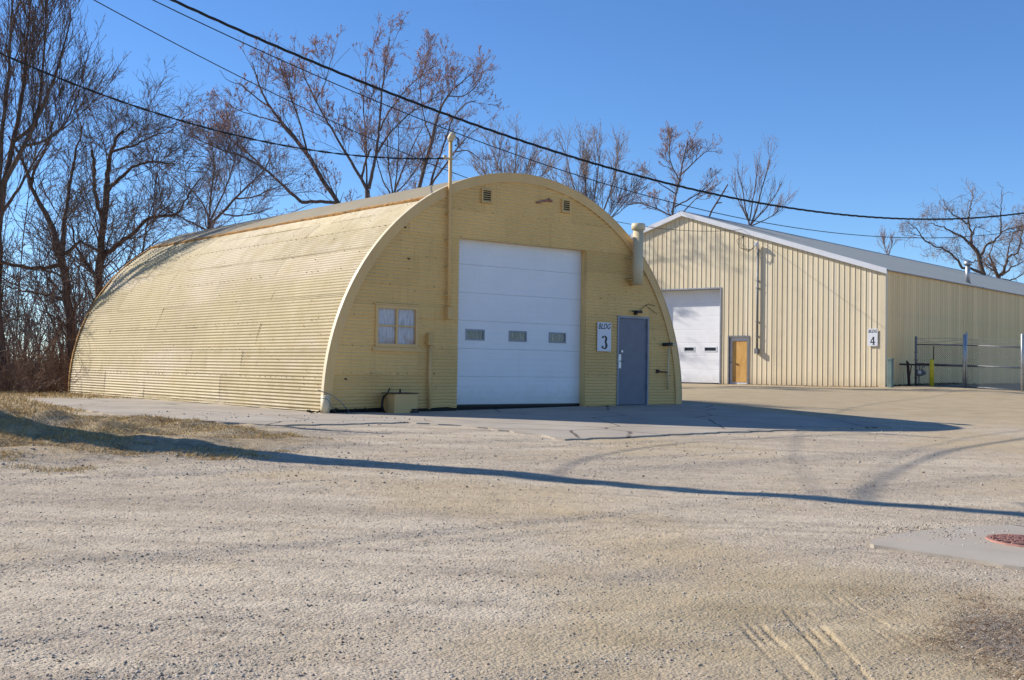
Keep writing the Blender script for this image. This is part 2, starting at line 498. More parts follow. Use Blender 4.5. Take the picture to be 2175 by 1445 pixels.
for ox_, oy_ in ((0, 0), (.2, 0), (-.2, 0), (0, .2), (0, -.2)):
    paved |= inside(apron, GX + ox_, GY + oy_) | inside(slab, GX + ox_ * .6, GY + oy_ * .6)
Z = np.where(paved, gbase(GX, GY) + (Z - gbase(GX, GY)) * .18 - .006, Z)
berm = np.exp(-((GX + 6.6) / 3.4) ** 2 - ((GY - 15.6) / 3.2) ** 2)
Z += berm * near * (~paved) * ((fbm(GX * 1.3, GY * 1.9, 5, 21) * .42))
# tyre prints pressed in the soft sand, lower right
def track(x0, y0, x1, y1, wdt, depth, ph):
    global Z
    d = np.array([x1 - x0, y1 - y0]); L = np.linalg.norm(d); d /= L
    u = (GX - x0) * d[0] + (GY - y0) * d[1]; v = -(GX - x0) * d[1] + (GY - y0) * d[0]
    m = sstep(-.1, .25, u) * sstep(L + .1, L - .25, u) * sstep(wdt / 2 + .02, wdt / 2 - .01, np.abs(v))
    ser = .007 * np.where((u / .05 + ph) % 1 < .5, 1, -1)
    g = 0
    for vi in (-.36, -.02, .34):
        g = g + np.exp(-((v - vi * wdt * 1.15 - ser) / .008) ** 4)
    rim = np.exp(-((np.abs(v) - wdt / 2 - .012) / .014) ** 2) * sstep(0, .3, u) * sstep(L, L - .3, u)
    brk = sstep(.25, .6, vnoise(u * 4 + ph, v * 6, 31))
    Z += -depth * .25 * m - depth * .9 * m * g * brk + rim * depth * .12 * brk
track(1.72, 7.0, 1.60, 4.6, .17, .015, 0)
track(1.36, 6.75, 1.42, 4.6, .15, .014, 1)
track(1.50, 6.2, 2.35, 7.35, .12, .006, 2)
track(2.06, 7.5, 2.12, 6.2, .14, .008, 2)
c = np.zeros((GX.size, 3), np.float32)
nz = fbm(GX * .9, GY * .9, 5, 40)
soil = sstep(.20, .52, berm + nz * .6)
strip = sstep(-8.2, -9.5, GX + .55 * (GY - 24)) * sstep(20, 22, GY) * sstep(.5, -.5, GX + 6)
woods = np.maximum(sstep(33, 36, GY + .15 * np.abs(GX)) * sstep(-8, -12, GX), sstep(66, 75, GY))
c[:, 0] = np.clip(np.maximum.reduce([soil, strip, woods]), 0, 1).ravel()
sandm = .9 * sstep(.30, .85, np.exp(-((GX - 1.7) / 2.2) ** 2 - ((GY - 6.2) / 2.4) ** 2) + nz * .9)
farm = .9 * sstep(23, 29, GY + 2 * nz) * (1 - sstep(60, 75, GY))
c[:, 1] = np.maximum(sandm, farm).ravel()
dkg = sstep(.2, .55, np.exp(-((berm - .35) / .2) ** 2) * (nz + .25) * 2) * (GX < -2) * .35 + sstep(.08, .26, fbm(along * .18, across * 2.4, 4, 50)) * .5 * sstep(30, 20, GY)
litter = sstep(.35, .8, np.exp(-((GX - 2.95) / .66) ** 2 - ((GY - 6.3) / .95) ** 2) + nz * .9)
c[:, 2] = np.clip(dkg * (1 - .8 * sandm) + litter * 1.4, 0, 1).ravel()
ny, nx = GX.shape
idx = np.arange(nx * ny).reshape(ny, nx)
F = np.stack([idx[:-1, :-1], idx[:-1, 1:], idx[1:, 1:], idx[1:, :-1]], -1).reshape(-1, 4)
ground = np_obj('ground', np.stack([GX, GY, Z], -1).reshape(-1, 3), F, MAT['ground'], smooth=True, col=c)
tag(ground, kind='structure')
def gz(x, y):
    i = np.clip(np.searchsorted(ys, y) - 1, 0, ny - 2); j = np.clip(np.searchsorted(xs, x) - 1, 0, nx - 2)
    ty = (y - ys[i]) / (ys[i + 1] - ys[i]); tx = (x - xs[j]) / (xs[j + 1] - xs[j])
    return (Z[i, j] * (1 - tx) + Z[i, j + 1] * tx) * (1 - ty) + (Z[i + 1, j] * (1 - tx) + Z[i + 1, j + 1] * tx) * ty

def sheet(name, poly, lift, skirt, step=.4, jitter=.03, seed=1, smooth=0):
    """concrete slab: densified, slightly broken outline, cut on a grid so that it follows the lot"""
    r = random.Random(seed)
    for _ in range(smooth):
        q = []
        for i in range(len(poly)):
            a, b = poly[i], poly[(i + 1) % len(poly)]
            q += [(a[0] * .75 + b[0] * .25, a[1] * .75 + b[1] * .25), (a[0] * .25 + b[0] * .75, a[1] * .25 + b[1] * .75)]
        poly = q
    pts = []
    for i in range(len(poly)):
        a = Vector(poly[i]); b = Vector(poly[(i + 1) % len(poly)])
        n = max(1, int((b - a).length / .18))
        nrm = Vector((-(b - a).y, (b - a).x)).normalized()
        for k in range(n):
            p = a.lerp(b, k / n) + nrm * (r.uniform(-jitter, jitter) if k else 0)
            pts.append(p)
    bm = bmesh.new()
    bm.faces.new([bm.verts.new((p.x, p.y, 0)) for p in pts])
    X = [p.x for p in pts]; Y = [p.y for p in pts]
    for ax, lo, hi in ((0, min(X), max(X)), (1, min(Y), max(Y))):
        t = lo + step
        while t < hi:
            no = (1, 0, 0) if ax == 0 else (0, 1, 0); co = (t, 0, 0) if ax == 0 else (0, t, 0)
            bmesh.ops.bisect_plane(bm, geom=bm.verts[:] + bm.edges[:] + bm.faces[:], plane_co=co, plane_no=no)
            t += step
    for f in bm.faces:
        if f.normal.z < 0: f.normal_flip()
    be = [e for e in bm.edges if e.is_boundary]
    for v in bm.verts:
        v.co.z = float(gbase(v.co.x, v.co.y)) + lift
    ret = bmesh.ops.extrude_edge_only(bm, edges=be)
    for v in ret['geom']:
        if isinstance(v, bmesh.types.BMVert): v.co.z -= skirt
    bmesh.ops.recalc_face_normals(bm, faces=bm.faces)
    me = bpy.data.meshes.new(name); bm.to_mesh(me); bm.free()
    me.materials.append(MAT['concrete'])
    return tag(link(bpy.data.objects.new(name, me)), kind='structure')
sheet('concrete_pavement', apron, .016, .16, .4, .07, 3)
sheet('concrete_manhole_pad', slab, .02, .1, .3, .03, 5, 2)

# ------------------------------------------------------------------ Quonset hut (building 3)
HUT = empty('quonset_hut', (OX, OY, 0), YAW, 'cream and mustard corrugated steel Quonset hut with white overhead door', 'building')
R0, LEN = 4.88, 14.34
PIT, AMP = .068, .0122
def arc_sheet(name, p0, p1, y0, y1, off, nseg, seed, mat):
    """corrugated sheet on the barrel, p = angle from the left springing"""
    n = max(8, int((p1 - p0) * R0 / PIT * 7))
    ph = np.linspace(p0, p1, n); yy = np.linspace(y0, y1, nseg)
    P, Yg = np.meshgrid(ph, yy)
    s = P * R0
    warp = fbm(s * .7 + seed * 3.1, Yg * .35 + seed, 3, 60) * .030 + fbm(s * 3 + seed, Yg * 1.2, 2, 61) * .006
    low = sstep(.07, -.02, P) + sstep(math.pi - .07, math.pi, P)
    warp = warp + low * fbm(s * 6, Yg * 1.7, 3, 62) * .06
    rad = R0 + off + AMP * np.cos(2 * math.pi * s / PIT) + warp
    V = np.stack([-rad * np.cos(P), Yg, rad * np.sin(P)], -1).reshape(-1, 3)
    i = np.arange(n * nseg).reshape(nseg, n)
    F = np.stack([i[:-1, :-1], i[1:, :-1], i[1:, 1:], i[:-1, 1:]], -1).reshape(-1, 4)
    # turned-in lower edge so that the lap reads as a dark line
    e = V.reshape(nseg, n, 3)[:, 0].copy(); rr = R0 - .012
    e2 = np.stack([-rr * np.cos(np.full(nseg, p0)), yy, rr * np.sin(np.full(nseg, p0))], -1)
    b = len(V); V = np.concatenate([V, e2])
    F2 = np.stack([i[:-1, 0], b + np.arange(nseg - 1), b + 1 + np.arange(nseg - 1), i[1:, 0]], -1)
    return np_obj(name, V, np.concatenate([F, F2]), mat, HUT, smooth=True)
PHI_CAP = math.radians(58.5)
NSTR = 9
edges_phi = np.linspace(-.022, PHI_CAP + .03, NSTR + 1)
for i in range(NSTR):
    p0, p1 = edges_phi[i], edges_phi[i + 1]
    cuts = [0, 3.2 + .5 * (i % 2), 6.3 - .4 * (i % 3 == 0), 9.2 + .3 * (i % 2), 12.0, LEN] if i % 3 else [0, 4.6, 8.9, 11.6, LEN]
    for j in range(len(cuts) - 1):
        arc_sheet('corrugated_sheet', p0 - .004, p1 + .008, cuts[j] - .02, min(LEN, cuts[j + 1] + .05), -.004 * (i % 2) + .0025 * (j % 2), 12, i * 7 + j, MAT['side_paint'])
for i in range(4):                                   # far slope
    a = math.pi - PHI_CAP - .03; d = (math.pi + .02 - a) / 4
    arc_sheet('corrugated_sheet', a + d * i, a + d * (i + 1) + .01, 0, LEN, .004 * (i % 2), 8, 90 + i, MAT['side_paint'])
# rolled roofing cap over the crown
n = 26; nseg = 30
ph = np.linspace(PHI_CAP, math.pi - PHI_CAP, n); yy = np.linspace(.06, LEN, nseg)
P, Yg = np.meshgrid(ph, yy)
rad = R0 + .045 + fbm(P * 4, Yg * .8, 3, 70) * .03
V = np.stack([-rad * np.cos(P), Yg, rad * np.sin(P)], -1).reshape(-1, 3)
i_ = np.arange(n * nseg).reshape(nseg, n)
F = np.stack([i_[:-1, :-1], i_[1:, :-1], i_[1:, 1:], i_[:-1, 1:]], -1).reshape(-1, 4)
np_obj('roofing_cap', V, F, MAT['cap'], HUT, smooth=True)
m = MB()
prev = None
for k in range(60):
    y = .05 + (LEN - .05) * k / 59
    rr = R0 + .05 + random.uniform(-.004, .008); ri = R0 + .004
    pc = PHI_CAP - .004 - random.uniform(0, .004)
    a = (-rr * math.cos(PHI_CAP + .004), y, rr * math.sin(PHI_CAP + .004)); b = (-rr * math.cos(pc - .006), y, rr * math.sin(pc - .006)); c_ = (-ri * math.cos(pc - .008), y, ri * math.sin(pc - .008))
    if prev: m.add([prev[0], prev[1], prev[2], a, b, c_], [(0, 1, 4, 3), (1, 2, 5, 4)])
    prev = (a, b, c_)
m.build('cap_edge', MAT['rust_edge'], HUT)
def bolts(pts, nrm, r, name, mat):
    pts = np.array(pts); n = len(pts); s_ = RNG.uniform(.6, 1.3, n)[:, None, None] * r
    oc = np.array([[1, 0, 0], [-1, 0, 0], [0, 1, 0], [0, -1, 0], [0, 0, 1], [0, 0, -1]], float)
    V = (pts[:, None] + oc[None] * s_).reshape(-1, 3)
    f8 = np.array([[0, 2, 4], [2, 1, 4], [1, 3, 4], [3, 0, 4], [2, 0, 5], [1, 2, 5], [3, 1, 5], [0, 3, 5]])
    o = np_obj(name, V, (np.arange(n)[:, None, None] * 6 + f8[None]).reshape(-1, 3), mat, HUT); o['kind'] = 'stuff'
bp = []
for i in range(NSTR):
    for y in np.arange(.15, LEN, .23):
        if RNG.random() < .7:
            p = edges_phi[i] + .006; rr = R0 + .012
            bp.append((-rr * math.cos(p), y + RNG.normal(0, .015), rr * math.sin(p)))
for k in range(170):
    p = RNG.uniform(.05, PHI_CAP); rr = R0 + .010
    bp.append((-rr * math.cos(p), RNG.uniform(.2, LEN) * RNG.random() ** .6, rr * math.sin(p)))
bolts(bp, None, .011, 'roof_bolts', MAT['rust_edge'])
# ring trim round the end wall and thin bright lip
def ring(name, r0, r1, y0, y1, mat, a0=-.02, a1=math.pi + .02, n=72):
    m = MB()
    for k in range(n):
        t0 = a0 + (a1 - a0) * k / n; t1 = a0 + (a1 - a0) * (k + 1) / n
        def q(r, t, y): return (-r * math.cos(t), y, r * math.sin(t))
        m.add([q(r0, t0, y0), q(r1, t0, y0), q(r1, t1, y0), q(r0, t1, y0), q(r0, t0, y1), q(r1, t0, y1), q(r1, t1, y1), q(r0, t1, y1)],
              [(0, 1, 2, 3), (4, 7, 6, 5), (1, 5, 6, 2), (0, 3, 7, 4)])
    return m.build(name, mat, HUT)
ring('arch_trim', 4.735, 4.925, -.035, .0, MAT['trim_paint'])
ring('arch_lip', 4.925, 4.936, -.045, .05, MAT['lip'])
ring('rear_arch_lip', 4.885, 4.915, LEN - .06, LEN + .02, MAT['rust_edge'])
m = MB(); m.prism([(-4.84 * math.cos(t), 4.84 * math.sin(t)) for t in np.linspace(-.03, math.pi + .03, 50)], LEN - .03, LEN - .01); m.build('rear_wall', MAT['end_paint'], HUT)

# front end wall: corrugated pieces with the openings left free
GX0, GX1, GZ1 = -1.78, 1.80, 3.43
DX0, DX1, DZ1 = 2.77, 3.79, 1.99
WX0, WX1, WZ0, WZ1 = -3.79, -2.78, 1.13, 1.95
RI = 4.80
def wall_piece(z0, z1, x0, x1, off, seed):
    nz_ = max(4, int((z1 - z0) / PIT * 7)); zz = np.linspace(z0, z1, nz_)
    zc = np.clip(zz, -.1, RI - .0005)
    lim = np.sqrt(np.maximum(RI * RI - zc * zc, 0))
    xl = np.maximum(x0, -lim); xr = np.minimum(x1, lim)
    if (xr - xl).max() < .05: return
    xr = np.maximum(xr, xl)
    nc = max(3, int((xr - xl).max() / .18))
    t = np.linspace(0, 1, nc)
    Xg = xl[:, None] + (xr - xl)[:, None] * t; Zg = np.repeat(zz[:, None], nc, 1)
    warp = fbm(Xg * .8 + seed, Zg * .9, 3, 80) * .03 + sstep(.3, 0, Zg) * fbm(Xg * 5 + seed, Zg * 4, 3, 81) * .09
    Yg = -off + AMP * np.cos(2 * math.pi * Zg / PIT) + warp * .6
    Yg = np.minimum(Yg, .02)
    zv = Zg + sstep(.2, 0, Zg) * fbm(Xg * 3 + seed * 2, Xg * 0 + seed, 3, 82) * .05
    V = np.stack([Xg, Yg, zv], -1).reshape(-1, 3)
    i = np.arange(nz_ * nc).reshape(nz_, nc)
    F = np.stack([i[:-1, :-1], i[:-1, 1:], i[1:, 1:], i[1:, :-1]], -1).reshape(-1, 4)
    b = len(V); e = V.reshape(nz_, nc, 3)[0].copy(); e[:, 1] = .03; V = np.concatenate([V, e])     # turned-in lower edge
    F2 = np.stack([b + np.arange(nc - 1), b + 1 + np.arange(nc - 1), i[0, 1:], i[0, :-1]], -1)
    np_obj('corrugated_sheet', V, np.concatenate([F, F2]), MAT['end_paint'], HUT, smooth=True)
bands = [(-.08, .60), (.60, 1.13), (1.13, 1.72), (1.72, 1.95), (1.95, 2.36), (2.36, 2.95), (2.95, 3.43)]
for bi, (z0, z1) in enumerate(bands):
    lap = .012; o = .004 * (bi % 2)
    if bi == 0: left = [(-5, -4.0), (-4.0, -3.35), (-3.35, GX0)]
    elif z0 >= 1.13 and z1 <= 1.96: left = [(-5, WX0), (WX1, GX0)]
    else: left = [(-5, -2.75), (-2.75, GX0)] if bi % 2 else [(-5, -3.2), (-3.2, GX0)]
    right = [(GX1, DX0), (DX1, 5)] if z1 <= 1.96 else ([(GX1, DX0), (DX0, DX1), (DX1, 5)] if z0 >= 1.95 and z0 < 2 else [(GX1, 5)])
    for k, (a, b) in enumerate(left + right):
        zlo = z0 if not (a == DX0 and b == DX1) else DZ1
        wall_piece(zlo - (lap if bi else 0), z1, a - (.02 if k else 0), b, o + .003 * (k % 2), bi * 5 + k)
for k, (a, b) in enumerate([(-5, -3.0), (-3.0, -.55), (-.55, .72), (.72, 2.1), (2.1, 5)]):
    wall_piece(3.43 - .012, 4.0, a - .02, b, .004 + .003 * (k % 2), 60 + k)
for k, (a, b) in enumerate([(-5, -1.1), (-1.1, 1.3), (1.3, 5)]):
    wall_piece(4.0 - .012, RI - .002, a - .02, b, .003 * (k % 2), 70 + k)
# backing / thickness of the wall, seen in the openings
m = MB()
m.box(GX1 - .002, GX1 + .05, .02, .185, -.1, GZ1 + .03); m.box(GX0 - .05, GX0 + .002, .03, .24, -.1, GZ1 + .03); m.box(GX0, GX1, .03, .24, GZ1 - .004, GZ1 + .05)
m.build('door_jamb', MAT['end_paint'], HUT)
m = MB()
m.box(-4.75, GX0, .025, .06, -.2, .02); m.box(GX1, 4.75, .025, .06, -.2, .02); m.box(GX0, GX1, .2, .26, -.2, -.02)
m.build('footing', MAT['dark'], HUT)
m = MB(); m.box(-4.875, -4.72, .1, LEN, -.3, -.03); m.box(4.72, 4.875, .1, LEN, -.3, -.03); m.build('side_footing', MAT['side_paint'], HUT)

bp = []
for z in (.6, 1.13, 1.72, 2.36, 2.95, 3.43, 4.0):
    for x in np.arange(-4.7, 4.7, .21):
        if x * x + z * z < 4.65 ** 2 and not (GX0 - .05 < x < GX1 + .05 and z < 3.4) and not (DX0 < x < DX1 and z < 2) and not (WX0 < x < WX1 and 1.1 < z < 1.96) and RNG.random() < .75:
            bp.append((x + RNG.normal(0, .01), -.016, z + .012))
for k in range(90):
    x = RNG.uniform(-4.6, 4.6); z = RNG.uniform(.3, 4.5)
    if x * x + z * z < 4.6 ** 2 and not (GX0 - .05 < x < GX1 + .05 and z < 3.4) and not (DX0 < x < DX1 and z < 2) and not (WX0 < x < WX1 and 1.1 < z < 1.96): bp.append((x, -.014, z))
bolts(bp, None, .010, 'wall_bolts', MAT['rust_dark'])
# overhead door: six sections, three small windows
GD = bpy.data.objects.new('overhead_door', None); link(GD, HUT)
yD = .19; gx0, gx1 = -1.84, GX1 + .03
sec = [-.03 + i * (GZ1 + .06 + .03) / 6 for i in range(7)]
for i in range(6):
    m = MB()
    z0, z1 = sec[i] + .001, sec[i + 1] - .001
    pr = []
    nr = 9
    wins = [(-1.42, -.96), (-.26, .20), (.88, 1.34)] if i == 2 else []
    zc0, zc1 = (z0 + z1) / 2 - .095, (z0 + z1) / 2 + .095
    xsplit = sorted(set([gx0, gx1] + [v for w_ in wins for v in w_]))
    zs_ = [z0, z0 + .012] + [z0 + .012 + (z1 - z0 - .024) * k / (nr * 2) for k in range(1, nr * 2)] + [z1 - .012, z1]
    if wins: zs_ = sorted(zs_ + [zc0, zc1])
    dep = lambda k, z: (yD + .007 if z in (z0, z1) else yD + (.0025 if (k % 4) == 0 else 0))
    for a, b in zip(xsplit[:-1], xsplit[1:]):
        isw = (a, b) in wins
        for k in range(len(zs_) - 1):
            za, zb = zs_[k], zs_[k + 1]
            if isw and za >= zc0 - 1e-6 and zb <= zc1 + 1e-6: continue
            m.add([(a, dep(k, za), za), (b, dep(k, za), za), (b, dep(k + 1, zb), zb), (a, dep(k + 1, zb), zb)], [(0, 1, 2, 3)])
    m.build('door_section', MAT['white'], GD)
    for a, b in wins:
        m = MB()
        m.box(a - .02, b + .02, yD - .012, yD + .02, zc0 - .022, zc0 + .012); m.box(a - .02, b + .02, yD - .012, yD + .02, zc1 - .012, zc1 + .022)
        m.box(a - .02, a + .014, yD - .011, yD + .02, zc0 + .012, zc1 - .012); m.box(b - .014, b + .02, yD - .011, yD + .02, zc0 + .012, zc1 - .012)
        m.build('window_frame', MAT['door_frame'], GD)
        m = MB(); m.box(a, b, yD + .008, yD + .012, zc0, zc1); m.build('pane', MAT['dglass'], GD)
m = MB(); m.box(gx0, gx1, yD - .004, yD + .03, -.07, -.026); m.build('bottom_seal', MAT['black'], GD)

# window with four chalky panes
WIN = bpy.data.objects.new('window', None); link(WIN, HUT)
m = MB(); f_ = .065
m.box(WX0, WX1, -.035, .03, WZ1 - f_, WZ1); m.box(WX0, WX1, -.035, .03, WZ0, WZ0 + f_)
m.box(WX0, WX0 + f_, -.033, .03, WZ0 + f_, WZ1 - f_); m.box(WX1 - f_, WX1, -.033, .03, WZ0 + f_, WZ1 - f_)
m.build('frame', MAT['trim_paint'], WIN)
xm, zm = (WX0 + WX1) / 2, (WZ0 + WZ1) / 2 + .01
m = MB(); m.box(xm - .022, xm + .022, -.02, .02, WZ0 + f_, WZ1 - f_); m.box(WX0 + f_, xm - .022, -.014, .02, zm - .014, zm + .014); m.box(xm + .022, WX1 - f_, -.014, .02, zm - .014, zm + .014)
m.build('muntin', MAT['trim_paint'], WIN)
for a, b in ((WX0 + f_, xm - .022), (xm + .022, WX1 - f_)):
    for c0, c1 in ((WZ0 + f_, zm - .014), (zm + .014, WZ1 - f_)):
        m = MB(); m.box(a, b, .022, .027, c0, c1); m.build('pane', MAT['pane'], WIN)
m = MB(); m.box(WX0 - .06, WX1 + .06, -.05, .02, WZ0 - .085, WZ0 - .012); m.build('sill', MAT['trim_paint'], WIN)
m = MB(); m.box(WX0 - .03, WX1 + .03, -.045, .02, WZ1 + .004, WZ1 + .03); m.build('drip_cap', MAT['trim_paint'], WIN)

# blue steel entry door
ED = bpy.data.objects.new('entry_door', None); link(ED, HUT)
m = MB(); m.box(DX0 + .045, DX1 - .045, .008, .05, -.06, DZ1 - .05); m.build('leaf', MAT['blue_door'], ED)
m = MB(); m.box(DX0, DX0 + .04, -.03, .07, -.07, DZ1); m.box(DX1 - .04, DX1, -.03, .07, -.07, DZ1); m.box(DX0 + .04, DX1 - .04, -.028, .07, DZ1 - .045, DZ1); m.build('frame', MAT['door_frame'], ED)
for z in (.3, 1.0, 1.7):
    m = MB(); m.box(DX1 - .055, DX1 - .036, -.03, .01, z, z + .11); m.build('hinge', MAT['dull_metal'], ED)
m = MB(); m.box(DX0 + .03, DX0 + .11, -.034, .008, .78, 1.10); m.build('lock_plate', MAT['lock'], ED)
m = MB(); m.tube([(DX0 + .10, .0, .945), (DX0 + .10, -.07, .945)], .014, 8); m.tube([(DX0 + .09, -.065, .945), (DX0 + .20, -.065, .94)], .012, 6); m.build('lever_handle', MAT['dull_metal'], ED)
m = MB(); m.tube([(DX0 + .155, .006, 1.17), (DX0 + .155, -.02, 1.17)], .03, 12); m.build('deadbolt', MAT['lock'], ED)

# louvre vents
for a, b, z0, z1 in ((-1.25, -.97, 4.20, 4.50), (.99, 1.25, 4.21, 4.51)):
    LV = bpy.data.objects.new('louvre_vent', None); link(LV, HUT)
    m = MB(); t = .035
    m.box(a, b, -.06, .03, z1 - t, z1); m.box(a, b, -.06, .03, z0, z0 + t); m.box(a, a + t, -.058, .03, z0 + t, z1 - t); m.box(b - t, b, -.058, .03, z0 + t, z1 - t)
    m.build('frame', MAT['trim_paint'], LV)
    m = MB(); m.box(a + t, b - t, -.03, -.022, z0 + t, z1 - t); m.build('backing', MAT['dark'], LV)
    for k in range(5):
        zz = z0 + t + (z1 - z0 - 2 * t) * (k + .5) / 5
        m = MB(); m.add([(a + t, -.046, zz - .016), (b - t, -.046, zz - .016), (b - t, -.028, zz + .008), (a + t, -.028, zz + .008), (a + t, -.044, zz - .008), (b - t, -.044, zz - .008)], [(0, 1, 2, 3), (0, 3, 4), (1, 5, 2), (3, 2, 5, 4), (0, 4, 5, 1)])
        m.build('slat', MAT['trim_paint'], LV)

# service mast with weatherhead, and lower conduit
SM = bpy.data.objects.new('service_mast', None); link(SM, HUT)
xm_ = -2.09
m = MB(); m.tube([(xm_, -.09, 1.95), (xm_, -.09, 3.1), (xm_ - .012, -.095, 4.3), (xm_ - .02, -.10, 5.36)], .038, 10); m.build('pipe', MAT['trim_paint'], SM)
m = MB(); m.box(xm_ - .05, xm_ + .06, -.15, .0, 1.72, 1.97); m.build('end_fitting', MAT['trim_paint'], SM, .012)
for z in (2.2, 2.75, 3.3, 3.85, 4.35):
    m = MB(); m.box(xm_ - .07, xm_ + .06, -.115, -.0, z, z + .025); m.build('strap', MAT['trim_paint'], SM)
m = MB(); m.tube([(xm_ - .02, -.10, 5.35), (xm_ - .02, -.10, 5.42), (xm_ - .0, -.13, 5.48), (xm_ + .05, -.17, 5.48)], [.05, .07, .075, .05], 10); m.build('weatherhead', MAT['lip'], SM)
m = MB()
for k in range(3):
    m.tube([(xm_ + .05, -.17, 5.46), (xm_ + .09 + .02 * k, -.19, 5.40), (xm_ + .10 + .02 * k, -.17, 5.30 - .03 * k), (xm_ + .05, -.14, 5.28)], .008, 5)
m.build('service_wire', MAT['rubber'], SM)
m = MB(); m.tube([(xm_ - .14, -.1, 5.0), (xm_ + .04, -.1, 5.0)], .022, 8); m.tube([(xm_ - .16, -.1, 4.97), (xm_ - .16, -.1, 5.05)], .04, 8); m.build('insulator', MAT['lip'], SM)
LC = bpy.data.objects.new('lower_conduit', None); link(LC, HUT)
m = MB(); m.tube([(-2.52, -.07, 1.2), (-2.52, -.07, -.1)], .035, 8); m.build('pipe', MAT['trim_paint'], LC)
m = MB(); m.box(-2.60, -2.49, -.14, .0, 1.18, 1.42); m.build('end_fitting', MAT['trim_paint'], LC, .012)

# exhaust stack hung on the right shoulder
ST = bpy.data.objects.new('exhaust_stack', None); link(ST, HUT)
sx, sy = 3.20, -.22
m = MB(); m.tube([(sx, sy, 2.72), (sx, sy, 3.32), (sx, sy, 3.325), (sx, sy, 4.05)], [.125, .125, .12, .12], 20); m.build('pipe', MAT['lip'], ST)
m = MB(); m.tube([(sx, sy, 3.98), (sx, sy, 4.0), (sx, sy, 4.13), (sx, sy, 4.14)], [.13, .16, .16, .13], 20); m.build('rain_cap', MAT['lip'], ST)
m = MB()
for z in (3.33, 2.83):
    m.tube([(sx - .13, sy + .02, z), (sx - .2, -.02, z + .01)], .014, 6); m.tube([(sx + .13, sy + .02, z), (sx + .16, -.02, z)], .014, 6)
m.build('bracket', MAT['trim_paint'], ST)
m = MB(); m.tube([(sx, sy, 2.80), (sx, .02, 2.80)], .09, 12); m.build('wall_elbow', MAT['trim_paint'], ST)

# lamp above the entry door with its wire
DL = bpy.data.objects.new('door_lamp', None); link(DL, HUT)
m = MB(); m.box(3.26, 3.44, -.16, -.05, 2.07, 2.13); m.box(3.30, 3.38, -.06, .0, 2.03, 2.11); m.box(3.17, 3.27, -.11, -.07, 2.10, 2.12); m.build('housing', MAT['black'], DL, .008)
m = MB(); m.tube([(3.42, -.03, 2.10), (3.62, -.03, 2.24), (3.75, -.03, 2.30), (3.98, -.03, 2.27)], .006, 4); m.tube([(3.66, -.03, 2.28), (3.8, -.03, 2.2), (4.05, -.03, 2.08)], .006, 4); m.build('wire', MAT['rust_dark'], DL)
# stub pipe and small fittings on the right shoulder
SP = bpy.data.objects.new('stub_pipe', None); link(SP, HUT)
m = MB(); m.tube([(4.33, -.10, 1.36), (4.66, -.10, 1.37)], .03, 8); m.tube([(4.42, -.09, 1.36), (4.42, -.05, .75), (4.44, -.04, .3)], .018, 6); m.build('pipe', MAT['lip'], SP)
m = MB(); m.tube([(4.22, -.09, 1.36), (4.48, -.12, 1.375)], .04, 8); m.build('coupling', MAT['black'], SP)
m = MB(); m.tube([(4.1, -.05, .72), (4.4, -.05, .70)], .015, 6); m.box(4.06, 4.12, -.07, 0, .68, .76); m.build('tap', MAT['rust_dark'], SP)
# odds and ends on the end wall
m = MB(); m.tube([(.27, -.03, 4.35), (.62, -.04, 4.44)], .022, 6); m.tube([(.6, -.04, 4.46), (.7, -.04, 4.42)], .03, 6); m.build('rusty_bracket', MAT['rusty'], HUT)
for x, z in ((-3.15, 3.52), (-4.45, .5), (-3.05, 2.9)):
    m = MB(); m.tube([(x, .0, z), (x + .02, -.05, z - .01)], .016, 6); m.build('anchor_bolt', MAT['rust_dark'], HUT)
m = MB(); m.tube([(-4.93, -.12, -.2), (-4.93, -.12, .19)], .085, 12); m.build('corner_block', MAT['lip'], HUT)

# utility box at the foot of the wall
UB = empty('utility_box', (0, 0, 0), 0, 'low cream metal box at the foot of the mustard end wall', 'box')
UB.location = (OX + EX[0] * -3.36 + EY[0] * -.30, OY + EX[1] * -3.36 + EY[1] * -.30, -.16); UB.rotation_euler = (0, 0, YAW)
m = MB(); m.box(-.27, .27, -.2, .2, .0, .38); m.build('cabinet', MAT['trim_paint'], UB, .01)
m = MB(); m.box(-.31, .28, -.215, .215, .382, .398); m.build('lid', MAT['rust_dark'], UB)
m = MB(); m.tube([(-.33, .05, .0), (-.40, .05, .12), (-.35, .1, .26), (-.31, .1, .34)], .022, 7); m.tube([(-.36, .0, .02), (-.44, .0, .18), (-.36, .05, .32), (-.26, .08, .38), (-.20, .08, .48)], .014, 6); m.tube([(.05, .1, .39), (.05, .1, .47)], .018, 6)
m.build('hoses', MAT['black'], UB)
m = MB(); m.box(.10, .27, -.24, -.205, .0, .045); m.box(.13, .24, -.23, -.205, .05, .09); m.build('valve', MAT['black'], UB)
m = MB()
for k in range(26):
    x = random.uniform(-1.9, -.45); a = random.uniform(0, 3.14); L_ = random.uniform(.05, .2)
    m.tube([(x, random.uniform(.12, .26), .02 + random.uniform(0, .03)), (x + L_ * math.cos(a), random.uniform(.1, .26), .03 + random.uniform(0, .07))], random.uniform(.006, .02), 4)
wl = m.build('dark_litter', MAT['dark'], UB)
m = MB(); m.tube([(-1.78, .1, .45), (-1.5, .05, .35), (-1.3, .02, .2), (-1.15, .0, .03)], .009, 5); m.tube([(-1.75, .1, .3), (-1.6, .05, .28), (-1.45, .02, .05)], .007, 5); m.build('loose_wire', MAT['dull_metal'], UB)

